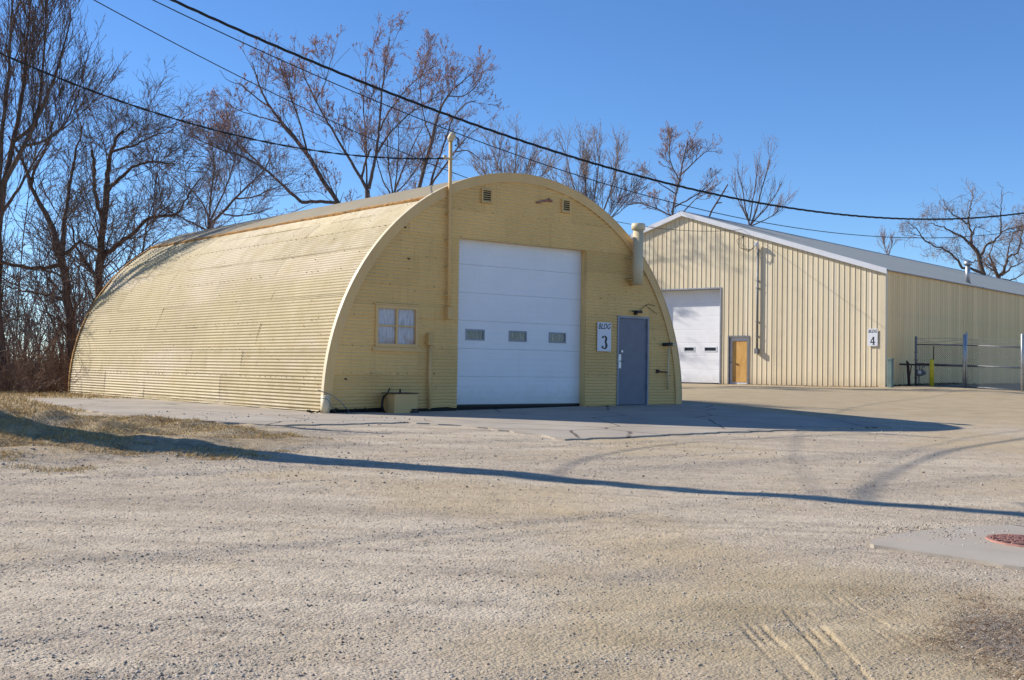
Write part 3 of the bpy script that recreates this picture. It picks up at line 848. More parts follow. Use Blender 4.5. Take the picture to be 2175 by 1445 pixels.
# ---- signs -------------------------------------------------------------
def text_mesh(body, size, shear, bold=0.0):
    cu = bpy.data.curves.new('t', 'FONT'); cu.body = body; cu.size = size; cu.shear = shear; cu.align_x = 'CENTER'; cu.offset = bold; cu.extrude = .0012
    cu.space_character = 1.05
    ob = bpy.data.objects.new('t', cu)
    me = bpy.data.meshes.new_from_object(ob)
    bpy.data.objects.remove(ob); bpy.data.curves.remove(cu)
    return me
def stroke(m, pts, ws, y0, y1):
    """brush stroke of varying width in the sign's plane"""
    n = len(pts); L_, R_ = [], []
    for i in range(n):
        a = pts[max(i - 1, 0)]; b = pts[min(i + 1, n - 1)]
        d = Vector((b[0] - a[0], b[1] - a[1])).normalized(); nn = Vector((-d.y, d.x)) * ws[i] / 2
        L_.append((pts[i][0] + nn.x, pts[i][1] + nn.y)); R_.append((pts[i][0] - nn.x, pts[i][1] - nn.y))
    for i in range(n - 1):
        m.prism([L_[i], L_[i + 1], R_[i + 1], R_[i]], y0, y1)
def sign(name, loc, rz, label, w_, h_, digit):
    S = empty(name, loc, rz, label, 'sign')
    m = MB(); m.box(-w_ / 2, w_ / 2, -.012, 0, -h_ / 2, h_ / 2); m.build('board', MAT['sign'], S, .002)
    me = text_mesh('BLDG', w_ * .36, .32, .0016); me.materials.append(MAT['ink'])
    o = bpy.data.objects.new('lettering', me); link(o, S); o.location = (-.02 * w_, -.0145, h_ * .27); o.rotation_euler = (math.pi / 2, 0, 0); o.scale = (.92, 1.15, 1)
    m = MB(); k = h_ * .22; y0, y1 = -.0165, -.0135
    cz = -h_ * .19
    if digit == '3':
        for sgn, rx, rz_, c0 in ((1, .40, .46, .52), (-1, .46, .54, -.46)):
            pts = []; ws = []
            a0, a1 = (math.radians(165), math.radians(-75)) if sgn == 1 else (math.radians(75), math.radians(-165))
            for q in range(17):
                t = a0 + (a1 - a0) * q / 16
                pts.append((k * rx * math.cos(t), cz + k * (c0 + rz_ * math.sin(t))))
                ws.append(k * (.13 + .30 * max(0, math.cos(t)) ** 1.3 + (.22 if (q < 3 and sgn == 1) or (q > 13 and sgn == -1) else 0)))
            stroke(m, pts, ws, y0, y1)
            y0 -= .0005; y1 -= .0005
    else:
        m.prism([(k * .12, cz - k), (k * .40, cz - k), (k * .40, cz + k), (k * .12, cz + k)], y0, y1)
        stroke(m, [(k * .2, cz + k * .95), (-k * .58, cz - k * .38)], [k * .22, k * .16], y0 - .0005, y1 - .0005)
        stroke(m, [(-k * .62, cz - k * .42), (k * .66, cz - k * .42)], [k * .24, k * .24], y0 - .001, y1 - .001)
        stroke(m, [(-k * .08, cz - k * .96), (k * .6, cz - k * .96)], [k * .13, k * .13], y0 - .0015, y1 - .0015)
    m.build('numeral', MAT['ink'], S)
    m = MB()
    for a in (-1, 1):
        for b in (-1, 1): m.box(a * w_ * .44 - .006, a * w_ * .44 + .006, -.016, -.011, b * h_ * .46 - .006, b * h_ * .46 + .006)
    m.build('screw', MAT['dull_metal'], S)
    return S
p = np.array([OX, OY]) + EX * 2.33 + EY * -.03
sign('number_sign', (p[0], p[1], 1.49), YAW, 'white BLDG 3 sign beside the blue door', .43, .66, '3')

# ------------------------------------------------------------------ gabled warehouse (building 4)
Y4 = .6963
C4 = np.array([14.39, 45.03]); Z4 = .21
E4 = np.array([math.cos(Y4), -math.sin(Y4)]); D4 = np.array([math.sin(Y4), math.cos(Y4)])
WH = empty('warehouse', (C4[0], C4[1], Z4), -Y4, 'long cream ribbed-metal gabled warehouse with pale grey roof', 'building')
W4, L4, EAVE, RIDGE = 18.2, 52.0, 4.55, 7.42
RIB = .224
def rib_profile(x0, x1, proud=.017):
    """(x, depth, is_rib_side) along the wall; ribs stand proud (negative y)"""
    out = [(x0, 0, 0)]
    k = math.ceil((x0 - .001) / RIB)
    x = k * RIB
    while x < x1 - .03:
        c_ = x + RIB / 2
        if c_ - .03 > x0 and c_ + .03 < x1:
            out += [(c_ - .026, 0, 1), (c_ - .013, -proud, 0), (c_ + .013, -proud, 1), (c_ + .026, 0, 0)]
        x += RIB
    out.append((x1, 0, 0))
    return out
def top4(x): return EAVE + (RIDGE - EAVE) * (1 - abs(x + W4 / 2) / (W4 / 2))
G4 = (-10.9, -7.22, 4.06); P4 = (-6.83, -5.83, 2.04)
PW = RIB * 3
npan = int(round(W4 / PW))
for i in range(npan):
    x1 = -i * PW; x0 = max(-W4, -(i + 1) * PW)
    pr = rib_profile(x0, x1)
    cuts = [v for o in (G4, P4) for v in o[:2] if x0 + .001 < v < x1 - .001] + ([-W4 / 2] if x0 < -W4 / 2 < x1 else [])
    for cval in cuts:
        for q in range(len(pr) - 1):
            if pr[q][0] < cval < pr[q + 1][0]:
                t = (cval - pr[q][0]) / (pr[q + 1][0] - pr[q][0])
                pr.insert(q + 1, (cval, pr[q][1] + t * (pr[q + 1][1] - pr[q][1]), pr[q][2])); break
    m = MB(); o = .003 * (i % 2)
    for q in range(len(pr) - 1):
        a, b = pr[q], pr[q + 1]; xm = (a[0] + b[0]) / 2
        zb = -.06
        for op in (G4, P4):
            if op[0] < xm < op[1]: zb = op[2]
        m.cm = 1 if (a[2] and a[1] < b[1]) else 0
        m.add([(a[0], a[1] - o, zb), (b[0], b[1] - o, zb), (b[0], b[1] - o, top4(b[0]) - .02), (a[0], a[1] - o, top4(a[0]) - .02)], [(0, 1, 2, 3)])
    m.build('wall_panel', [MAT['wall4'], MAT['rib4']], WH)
# long side wall: one panel mesh shared down the building
pr = rib_profile(0, PW)
m = MB()
for q in range(len(pr) - 1):
    a, b = pr[q], pr[q + 1]; m.cm = 1 if (a[2] and a[1] < b[1]) else 0
    m.add([(-a[1], a[0], -.06), (-b[1], b[0], -.06), (-b[1], b[0], EAVE - .01), (-a[1], a[0], EAVE - .01)], [(0, 1, 2, 3)])
first = m.build('wall_panel', [MAT['wall4s'], MAT['wall4s']], WH)
for k in range(1, int(L4 / PW)):
    o = bpy.data.objects.new('wall_panel', first.data); link(o, WH); o.location = (.002 * (k % 2), k * PW, 0)
m = MB(); m.box(-W4 + .05, -W4 + .1, 0.3, L4, 0, EAVE - .05); m.build('far_side_wall', MAT['wall4s'], WH)
m = MB(); m.prism([(-W4 + .1, 0), (-.1, 0), (-.1, EAVE - .05), (-W4 / 2, RIDGE - .05), (-W4 + .1, EAVE - .05)], L4 - .3, L4 - .2); m.build('rear_wall', MAT['wall4s'], WH)
# roof: ribbed sheets on both slopes, sharing one mesh each
sl = math.hypot(W4 / 2, RIDGE - EAVE); ux, uz = (W4 / 2) / sl, -(RIDGE - EAVE) / sl
for side in (1, -1):
    m = MB(); pr = rib_profile(0, PW, .03)
    for q in range(len(pr) - 1):
        a, b = pr[q], pr[q + 1]
        vs = []
        for (yv, dp), s_ in (((a[0], -a[1]), 0), ((a[0], -a[1]), sl + .12), ((b[0], -b[1]), sl + .12), ((b[0], -b[1]), 0)):
            vs.append((-W4 / 2 + side * (ux * s_ - uz * dp), yv, RIDGE + uz * s_ + ux * dp))
        vs += [(v[0], v[1], v[2] - .03) for v in vs[1:3]]
        m.add(vs, [(0, 1, 2, 3), (1, 4, 5, 2)])
    f1 = m.build('roof_sheet', MAT['roof4'], WH); f1.location = (0, -.12, .02)
    for k in range(1, int(L4 / PW) + 1):
        o = bpy.data.objects.new('roof_sheet', f1.data); link(o, WH); o.location = (0, -.12 + k * PW, .02 + .003 * (k % 2))
m = MB(); m.prism([(-W4 / 2 - .25, RIDGE - .03), (-W4 / 2, RIDGE + .09), (-W4 / 2 + .25, RIDGE - .03), (-W4 / 2, RIDGE + .03)], -.13, L4); m.build('ridge_cap', MAT['roof4'], WH)
for side in (1, -1):
    m = MB()
    xe = -W4 / 2 + side * (W4 / 2 + .12); ze = EAVE - .035
    m.prism([(-W4 / 2, RIDGE + .06), (xe, ze + .06), (xe, ze - .14), (-W4 / 2, RIDGE - .14)], -.17, -.125)
    m.prism([(-W4 / 2, RIDGE + .065), (xe, ze + .065), (xe, ze + .055), (-W4 / 2, RIDGE + .055)], -.125, .02)
    m.prism([(-W4 / 2, RIDGE - .13), (xe, ze - .13), (xe, ze - .145), (-W4 / 2, RIDGE - .145)], -.125, -.03)
    m.build('rake_trim', MAT['white_trim'], WH)
m = MB(); m.box(-.17, .03, -.035, -.028, -.06, EAVE - .06); m.box(.03, .036, -.035, .14, -.06, EAVE - .06); m.build('corner_trim', MAT['wall4'], WH)
# overhead door set deep in its opening
g0, g1, gz1 = G4
OD = bpy.data.objects.new('overhead_door', None); link(OD, WH)
for i in range(7):
    z0 = .02 + i * (gz1 - .02) / 7; z1 = .02 + (i + 1) * (gz1 - .02) / 7
    wins = [(g0 + .45, g0 + .87), (g1 - 1.50, g1 - 1.06), (g1 - .62, g1 - .18)] if i == 2 else []
    wins = [(g1 - 2.0, g1 - 1.52), (g1 - .98, g1 - .42)] if i == 2 else []
    m = MB(); zc0, zc1 = (z0 + z1) / 2 - .06, (z0 + z1) / 2 + .09
    xsplit = sorted([g0 - .05, g1 + .05] + [v for w_ in wins for v in w_])
    for a, b in zip(xsplit[:-1], xsplit[1:]):
        rows = [(z0 + .001, .426), (z0 + .015, .42), (z0 + .2, .42), (z0 + .205, .424), (z0 + .21, .42), (z1 - .2, .42), (z1 - .195, .424), (z1 - .19, .42), (z1 - .015, .42), (z1 - .001, .426)]
        if (a, b) in wins: rows_l = [[r for r in rows if r[0] < zc0] + [(zc0, .42)], [(zc1, .42)] + [r for r in rows if r[0] > zc1]]
        else: rows_l = [rows]
        for rw in rows_l:
            for q in range(len(rw) - 1):
                m.add([(a, rw[q][1], rw[q][0]), (b, rw[q][1], rw[q][0]), (b, rw[q + 1][1], rw[q + 1][0]), (a, rw[q + 1][1], rw[q + 1][0])], [(0, 1, 2, 3)])
    m.build('door_section', MAT['white'], OD)
    for a, b in wins:
        m = MB(); t = .035
        m.box(a - t, b + t, .40, .43, zc1 - .005, zc1 + t); m.box(a - t, b + t, .40, .43, zc0 - t, zc0 + .005); m.box(a - t, a + .004, .402, .43, zc0 + .005, zc1 - .005); m.box(b - .004, b + t, .402, .43, zc0 + .005, zc1 - .005)
        m.build('window_frame', MAT['white_trim'], OD)
        m = MB(); m.box(a, b, .44, .446, zc0, zc1); m.build('pane', MAT['glass4'], OD)
m = MB(); m.box(g1, g1 + .05, -.035, .42, -.05, gz1 + .05); m.box(g0 - .05, g0, -.035, .42, -.05, gz1 + .05); m.build('jamb', MAT['door_frame'], OD)
m = MB(); m.box(g0, g1, -.035, .42, gz1, gz1 + .05); m.build('header', MAT['door_frame'], OD)
m = MB(); m.box(g0 - .2, g1 + .2, -.5, .42, -.25, -.02); m.build('threshold', MAT['concrete'], OD)
# entry door
a, b, zt = P4
PD = bpy.data.objects.new('entry_door', None); link(PD, WH)
m = MB(); m.box(a, a + .06, -.035, .16, -.05, zt); m.box(b - .06, b, -.035, .16, -.05, zt); m.box(a + .06, b - .06, -.033, .16, zt - .06, zt); m.build('frame', MAT['dull_metal'], PD)
m = MB(); m.box(a + .06, b - .06, .10, .14, -.04, zt - .06); m.build('leaf', MAT['white_trim'], PD)
m = MB(); m.box(a + .16, b - .15, .088, .10, .08, zt - .22); o = m.build('weathered_panel', MAT['orange'], PD, .004); o['label'] = 'orange-brown weathered panel on the warehouse entry door'
m = MB(); m.tube([(a + .13, .1, .92), (a + .13, .03, .92)], .025, 8); m.tube([(a + .13, .1, 1.08), (a + .13, .07, 1.08)], .022, 8); m.build('knob', MAT['metal'], PD)
m = MB(); m.box(a + .3, a + .42, .05, .088, .83, .87); m.build('pull_handle', MAT['rust_dark'], PD)
# conduit with weatherhead
CD = bpy.data.objects.new('service_conduit', None); link(CD, WH)
xc = -5.42
m = MB(); m.tube([(xc, -.09, 1.45), (xc, -.09, 5.7)], .05, 8); m.build('pipe', MAT['dull_metal'], CD)
m = MB(); m.box(xc - .07, xc + .07, -.2, -.02, 1.28, 1.5); m.build('end_box', MAT['dull_metal'], CD)
m = MB(); m.tube([(xc, -.09, 5.66), (xc, -.14, 5.78), (xc, -.2, 5.84), (xc - .02, -.3, 5.80)], [.06, .09, .09, .06], 8); m.build('weatherhead', MAT['white_trim'], CD)
for z in (2.0, 2.6, 4.0, 4.3):
    m = MB(); m.box(xc - .058, xc + .058, -.145, -.02, z, z + .03); m.build('strap', MAT['dull_metal'], CD)
m = MB()
for k in range(4):
    m.tube([(xc, -.28, 5.78), (xc - .15 - .05 * k, -.35, 5.60 - .03 * k), (xc - .35 - .12 * k, -.36, 5.62 + .03 * k), (xc - .55 - .1 * k, -.35, 5.85 + .06 * k), (xc - .62, -.17, 6.22)], .010, 5)
m.build('service_wire', MAT['rubber'], CD)
# flue on the roof, right slope
s_ = sl - .55; yv = 10.9
FL = bpy.data.objects.new('roof_flue', None); link(FL, WH)
bx, bz = -W4 / 2 + ux * s_, RIDGE + uz * s_
m = MB(); m.tube([(bx, yv, bz - .1), (bx, yv, bz + .95)], .11, 12); m.build('pipe', MAT['metal'], FL)
m = MB(); m.tube([(bx, yv, bz + .86), (bx, yv, bz + .90), (bx, yv, bz + 1.02), (bx, yv, bz + 1.10)], [.15, .20, .17, .05], 14); m.build('cap', MAT['metal'], FL)
m = MB(); m.tube([(bx, yv, bz - .05), (bx, yv, bz + .06)], [.2, .13], 12); m.build('flashing', MAT['dull_metal'], FL)
p = C4 + E4 * -.46 + D4 * -.055
sign('number_sign', (p[0], p[1], Z4 + 1.93), -Y4, 'white BLDG 4 sign near the warehouse corner', .40, .68, '4')

# ------------------------------------------------------------------ fence and small things at the warehouse corner
def onw(x, y): return C4 + E4 * x + D4 * y
FE = empty('chain_link_fence', (0, 0, 0), 0, 'galvanised chain-link fence with barbed wire against the warehouse side', 'fence')
A = at(1945, 823, 46.2)[:2]; B = at(2048, 823, 44.5)[:2]; B2 = at(2053, 823, 44.4)[:2]; Cc = at(2171, 823, 42.6)[:2]
def gzz(p): return float(gz(np.array([p[0]]), np.array([p[1]]))[0])
def post(p, h, r, name='post', mat='metal', parent=FE):
    z = gzz(p); m = MB(); m.tube([(p[0], p[1], z - .1), (p[0], p[1], z + h), (p[0], p[1], z + h + .02)], [r, r, r * .5], 8); return m.build(name, MAT[mat], parent)
post(A, 1.92, .045, mat='dull_metal'); post(B, 2.02, .06); post(B2, 2.10, .032); post(Cc, 2.1, .05)
for (p0, p1) in ((A, B), (B2, Cc)):
    z0, z1 = gzz(p0), gzz(p1)
    for h in (1.62, .86, .05):
        m = MB(); m.tube([(p0[0], p0[1], z0 + h), (p1[0], p1[1], z1 + h)], .024, 6); m.build('rail', MAT['dull_metal'], FE)
    for j, h in enumerate((1.70, 1.80, 1.90)):
        m = MB(); pts = []
        for k in range(13):
            t = k / 12; q = p0 * (1 - t) + p1 * t
            pts.append((q[0], q[1], z0 * (1 - t) + z1 * t + h + .03 * math.sin(t * 7 + j * 2) - .05 * math.sin(math.pi * t)))
        m.tube(pts, .0045, 4, False)
        for k in range(1, 24):
            t = k / 24; q = p0 * (1 - t) + p1 * t; zz = z0 * (1 - t) + z1 * t + h + .03 * math.sin(t * 7 + j * 2) - .05 * math.sin(math.pi * t)
            m.tube([(q[0], q[1], zz - .02), (q[0] + .01, q[1], zz + .02)], .004, 3, False)
        m.build('barbed_wire', MAT['dull_metal'], FE)
    # woven diagonals
    Lf = np.linalg.norm(p1 - p0); H_ = 1.56; cell = .085; V = []; Fq = []
    d2 = (p1 - p0) / Lf; hw = .0038
    def wire(u0, v0, u1, v1):
        b = len(V)
        q0 = p0 + d2 * u0; q1 = p0 + d2 * u1
        n2 = np.array([v1 - v0, -(u1 - u0)]); n2 = n2 / np.linalg.norm(n2) * hw
        for q, v, s in ((q0, v0, 1), (q0, v0, -1), (q1, v1, -1), (q1, v1, 1)):
            V.append((q[0] + d2[0] * n2[0] * s, q[1] + d2[1] * n2[0] * s, (z0 + z1) / 2 + .05 + v + n2[1] * s))
        Fq.append((b, b + 1, b + 2, b + 3))
    k = -H_
    while k < Lf:
        u0 = max(k, 0); v0 = u0 - k; u1 = min(k + H_, Lf); v1 = u1 - k
        if u1 > u0: wire(u0, v0, u1, v1); wire(u0, H_ - v0, u1, H_ - v1)
        k += cell
    o = np_obj('chain_link_mesh', np.array(V), np.array(Fq), MAT['link'], FE); o['kind'] = 'stuff'
m = MB()
for p_ in (A, B, Cc):
    z = gzz(p_)
    for h in (.3, .62, 1.0, 1.3): m.tube([(p_[0] - .07, p_[1], z + h), (p_[0] + .07, p_[1], z + h)], .018, 5)
m.build('tension_band', MAT['dull_metal'], FE)

p = at(1979, 822, 45.2); q = gzz(p)
BO = empty('bollard', (p[0], p[1], q), 0, 'yellow steel bollard in front of the chain-link fence', 'bollard')
m = MB(); m.tube([(0, 0, -.1), (0, 0, .98), (0, 0, 1.03), (0, 0, 1.05)], [.085, .085, .065, .03], 16); m.build('post', MAT['yellow'], BO)
m = MB(); m.tube([(.06, 0, .95), (.07, 0, 1.55)], .02, 6); m.build('marker_rod', MAT['rust_dark'], BO)
p = at(1891, 823, 44.2); q = gzz(p)
PE = empty('utility_pedestal', (p[0], p[1], q), -Y4, 'grey-green utility pedestal at the warehouse corner', 'pedestal')
m = MB(); m.box(-.09, .09, -.09, .09, -.05, 1.03); m.build('housing', MAT['green_box'], PE, .012)
m = MB(); m.box(-.105, .105, -.105, .105, 1.03, 1.10); m.build('cap', MAT['green_box'], PE, .015)
m = MB(); m.box(-.092, .092, -.094, -.09, .86, .88); m.build('seam', MAT['dull_metal'], PE)
p = at(1953, 820, 45.9); q = gzz(p)
GMt = empty('gas_meter', (p[0], p[1], q), -Y4, 'small dark grey gas meter beside the fence end post', 'meter')
m = MB(); m.box(-.10, .14, -.1, .1, .38, .62); m.tube([(.14, 0, .5), (.25, 0, .5)], .07, 12); m.build('body', MAT['dull_metal'], GMt, .02)
m = MB(); m.tube([(.0, 0, .6), (.0, 0, .78), (-.12, .05, .80), (-.2, .2, .86)], .025, 7); m.tube([(.1, 0, .6), (.1, 0, .74), (.12, .2, .74)], .025, 7); m.tube([(-.02, 0, -.1), (-.02, 0, .4)], .025, 7); m.build('piping', MAT['dull_metal'], GMt)
m = MB(); m.tube([(.05, -.1, .52), (.05, -.125, .52)], .07, 14); m.build('dial', MAT['lock'], GMt)
for i, (x0, x1, h) in enumerate(((1930, 1926, .98), (1933, 1929, .92))):
    p = at(x0, 823, 45.7 - .05 * i); t = at(x1, 823, 45.95 - .05 * i); q = gzz(p)
    m = MB(); m.tube([(p[0], p[1], q - .05), (t[0], t[1], q + h)], .032, 7)
    tag(m.build('leaning_bar', MAT['rust_dark']), ['left of two dark iron bars leaning on the warehouse side', 'right of two dark iron bars leaning on the warehouse side'][i], 'iron bar', 'dark bars leaning by the pedestal')
p = at(1911, 774, 45.75); t = at(2092, 779, 47.0)
m = MB(); m.tube([tuple(p), tuple(at(1960, 775.5, 46.05)), tuple(t)], .034, 7); 
m.tube([(p[0] + .5, p[1] + .12, p[2] - .02), (p[0] + .5, p[1] + .45, p[2] - .9)], .02, 6)
tag(m.build('horizontal_pipe', MAT['rust_dark']), 'long dark horizontal pipe along the warehouse side wall', 'pipe')

# ------------------------------------------------------------------ manhole
mx, my, mr = 4.27, 9.67, .31
mz = float(gbase(mx, my)) + .022
slope = Vector((.0255, -.0304, 1)).normalized()
MH = empty('manhole_cover', (mx, my, mz), 0, 'rusty red slotted manhole cover in the concrete pad', 'manhole cover')
MH.rotation_euler = Vector((0, 0, 1)).rotation_difference(slope).to_euler()
m = MB()
for k in range(40):
    a0, a1 = 2 * math.pi * k / 40, 2 * math.pi * (k + 1) / 40
    def q(r, a, z): return (r * math.cos(a), r * math.sin(a), z)
    for r0, r1, z_ in ((mr - .035, mr, .010),):
        m.add([q(r0, a0, z_), q(r1, a0, z_), q(r1, a1, z_), q(r0, a1, z_), q(r1 + .012, a0, -.02), q(r1 + .012, a1, -.02), q(r0, a0, -.0), q(r0, a1, -.0)], [(0, 1, 2, 3), (1, 4, 5, 2), (0, 3, 7, 6)])
m.build('ring', MAT['rusty'], MH)
m = MB(); m.tube([(0, 0, -.03), (0, 0, .004)], mr - .036, 40); m.build('lid', MAT['rust_dark'], MH)
row = 0
yy_ = -mr + .06
while yy_ < mr - .05:
    half = math.sqrt(max(0, (mr - .05) ** 2 - yy_ ** 2)); x = -half + (row % 2) * .05
    while x < half - .03:
        x2 = min(x + .10, half)
        m = MB(); m.box(x, x2, yy_, yy_ + .022, .004, .011); m.build('tread_bar', MAT['rusty'], MH)
        x += .125
    yy_ += .038; row += 1

# ------------------------------------------------------------------ utility pole (left of the view; casts the long shadow) and overhead cables
UPX, UPY = -10.0, 16.0
z = float(gbase(UPX, UPY))
UPo = empty('utility_pole', (UPX, UPY, z), 0, 'wooden utility pole left of the view, widened low down for its shadow, carrying the overhead cables', 'utility pole')
m = MB(); m.tube([(0, 0, -.2), (0, 0, 3), (0, 0, 4.3), (0, 0, 5.6), (0, 0, 7.0), (0, 0, 10.8)], [.55, .55, .46, .30, .20, .15], 14); m.build('shaft', MAT['wood_pole'], UPo)  # lower part made far thicker than a pole, to broaden the shadow it casts
m = MB(); m.box(-.06, .06, -1.0, 1.0, 9.6, 9.74); m.build('crossarm', MAT['wood_pole'], UPo)
m = MB()
for y in (-.85, -.3, .35, .85): m.tube([(0, y, 9.74), (0, y, 9.9)], [.05, .035], 8)
m.build('insulator', MAT['dull_metal'], UPo)
def fitcable(pts, A2, B2):
    """pixels + a straight plan line -> parabola in the vertical plane through A2, B2"""
    T, Zz = [], []
    A2 = np.array(A2, float); B2 = np.array(B2, float); d = B2 - A2
    for px, py in pts:
        r = ray(px, py)
        t = (A2[0] * r[1] - A2[1] * r[0]) / (d[1] * r[0] - d[0] * r[1])
        P2 = A2 + d * t; s = P2[1] / r[1]
        T.append(t); Zz.append(CAMZ + r[2] * s)
    return np.polyfit(T, Zz, 2)
def cable(name, label, pts, A2, B2, t0, t1, r, strands=1, pitch=.9):
    cf = fitcable(pts, A2, B2); A2 = np.array(A2, float); B2 = np.array(B2, float)
    L_ = np.linalg.norm(B2 - A2); n = int(L_ * (t1 - t0) / (.12 if strands > 1 else .5))
    t = np.linspace(t0, t1, n); C = np.stack([A2[0] + (B2 - A2)[0] * t, A2[1] + (B2 - A2)[1] * t, np.polyval(cf, t)], -1)
    side = np.array([-(B2 - A2)[1], (B2 - A2)[0]]) / L_
    m = MB()
    for s in range(strands):
        if strands > 1:
            a = 2 * math.pi * (s / strands + t * L_ / pitch); off = r * 1.1
            Q = C + np.stack([side[0] * np.cos(a) * off, side[1] * np.cos(a) * off, np.sin(a) * off], -1)
        else: Q = C
        m.tube([tuple(v) for v in Q], r, 5, False)
    return tag(m.build(name, MAT['rubber']), label, 'cable', 'overhead cables')
A2 = (UPX, UPY)
cable('overhead_cable', 'thick twisted black cable sweeping across above both buildings', [(362, 0), (700, 145), (849, 207), (932, 237), (1060, 282), (1185, 324.6), (1410, 387.5), (1720, 448.7), (1966, 467), (2175, 452)], A2, (26, 44), 0, 1.05, .0135, 3, 1.1)
cable('overhead_cable', 'thin black cable just below the thick twisted cable', [(325, 0), (700, 173), (829, 227), (1000, 296), (1199, 364), (1430, 430), (1720, 488), (1923, 506), (2175, 489)], A2, (27, 46), 0, 1.05, .010)
p4 = C4 + E4 * -6.1 + D4 * -.18
cable('overhead_cable', 'thin cable passing behind the hut roof to the warehouse gable', [(199, 0), (437, 128), (491, 154), (720, 262), (782, 293), (874, 331), (994, 379), (1393, 485), (1480, 491.5), (1570, 488)], A2, p4, 0, 1.0, .010)
pm = np.array([OX, OY]) + EX * -2.25 + EY * -.1
cable('overhead_cable', 'cable running from the upper left to the service mast', [(0, 113), (232, 207.6), (465, 279), (720, 327), (800, 334), (899, 337), (940, 337.5)], A2, pm, 0, 1.0, .010, 2, .8)

# ------------------------------------------------------------------ trees
def tubes(P, Rr, sides):
    """P (n,K,3), Rr (n,K) -> verts, quads"""
    n, K, _ = P.shape
    T = np.empty_like(P); T[:, 1:-1] = P[:, 2:] - P[:, :-2]; T[:, 0] = P[:, 1] - P[:, 0]; T[:, -1] = P[:, -1] - P[:, -2]
    T = norm(T)
    ref = np.zeros_like(T); ref[..., 0] = 1.0; ref[..., 1] = .37
    a = norm(ref - T * (T * ref).sum(-1, keepdims=True)); b = np.cross(T, a)
    ang = np.arange(sides) * 2 * math.pi / sides
    ringv = P[:, :, None] + Rr[:, :, None, None] * (a[:, :, None] * np.cos(ang)[None, None, :, None] + b[:, :, None] * np.sin(ang)[None, None, :, None])
    V = ringv.reshape(-1, 3)
    base = (np.arange(n)[:, None, None] * K + np.arange(K - 1)[None, :, None]) * sides
    k = np.arange(sides)[None, None, :]; k2 = (k + 1) % sides
    F = np.stack([base + k, base + k2, base + sides + k2, base + sides + k], -1).reshape(-1, 4)
    return V, F
def resample(pts, r0, r1, K, rng, gn):
    pts = np.array(pts, float)
    s = np.concatenate([[0], np.cumsum(np.linalg.norm(np.diff(pts, axis=0), axis=1))]); L = s[-1]
    u = np.linspace(0, L, K)
    # smooth-ish interpolation through the points
    Q = np.stack([np.interp(u, s, pts[:, i]) for i in range(3)], -1)
    Q[1:-1] = .25 * Q[:-2] + .5 * Q[1:-1] + .25 * Q[2:]
    Q[1:-1] += rng.normal(0, gn, (K - 2, 3))
    return Q, r0 + (r1 - r0) * (u / L) ** .8, L
def spawn(P, Rr, rng, per_m, l0, l1, ang, up, K, wander, rfac, rtip, u0=.1, shrink=.5, tip=0):
    n, Kp, _ = P.shape
    L = np.linalg.norm(np.diff(P, axis=1), axis=2).sum(1)
    cnt = rng.poisson(per_m * L * (1 - u0))
    idx = np.repeat(np.arange(n), cnt); u = u0 + (1 - u0) * rng.random(len(idx))
    if tip:
        idx = np.concatenate([idx, np.repeat(np.arange(n), tip)]); u = np.concatenate([u, rng.uniform(.85, 1, n * tip)])
    if len(idx) == 0: return None
    f = u * (Kp - 1); i = np.minimum(f.astype(int), Kp - 2); t = (f - i)[:, None]
    pos = P[idx, i] * (1 - t) + P[idx, i + 1] * t
    tan = norm(P[idx, i + 1] - P[idx, i])
    rp = Rr[idx, i] * (1 - t[:, 0]) + Rr[idx, i + 1] * t[:, 0]
    rnd = rng.normal(0, 1, (len(idx), 3)); perp = norm(rnd - tan * (rnd * tan).sum(-1, keepdims=True))
    an = rng.uniform(ang[0], ang[1], len(idx))[:, None]
    d = norm(tan * np.cos(an) + perp * np.sin(an) + np.array([0, 0, up]))
    ln = rng.uniform(l0, l1, len(idx)) * (1 - shrink * u)
    out = np.empty((len(idx), K, 3)); out[:, 0] = pos
    for k in range(1, K):
        d = norm(d + rng.normal(0, wander, d.shape) + np.array([0, 0, up * .35]))
        out[:, k] = out[:, k - 1] + d * (ln / (K - 1))[:, None]
    r_0 = np.maximum(rp * rfac, rtip * 1.3)
    R2 = r_0[:, None] + (rtip - r_0)[:, None] * np.linspace(0, 1, K)[None] ** .8
    return out, R2
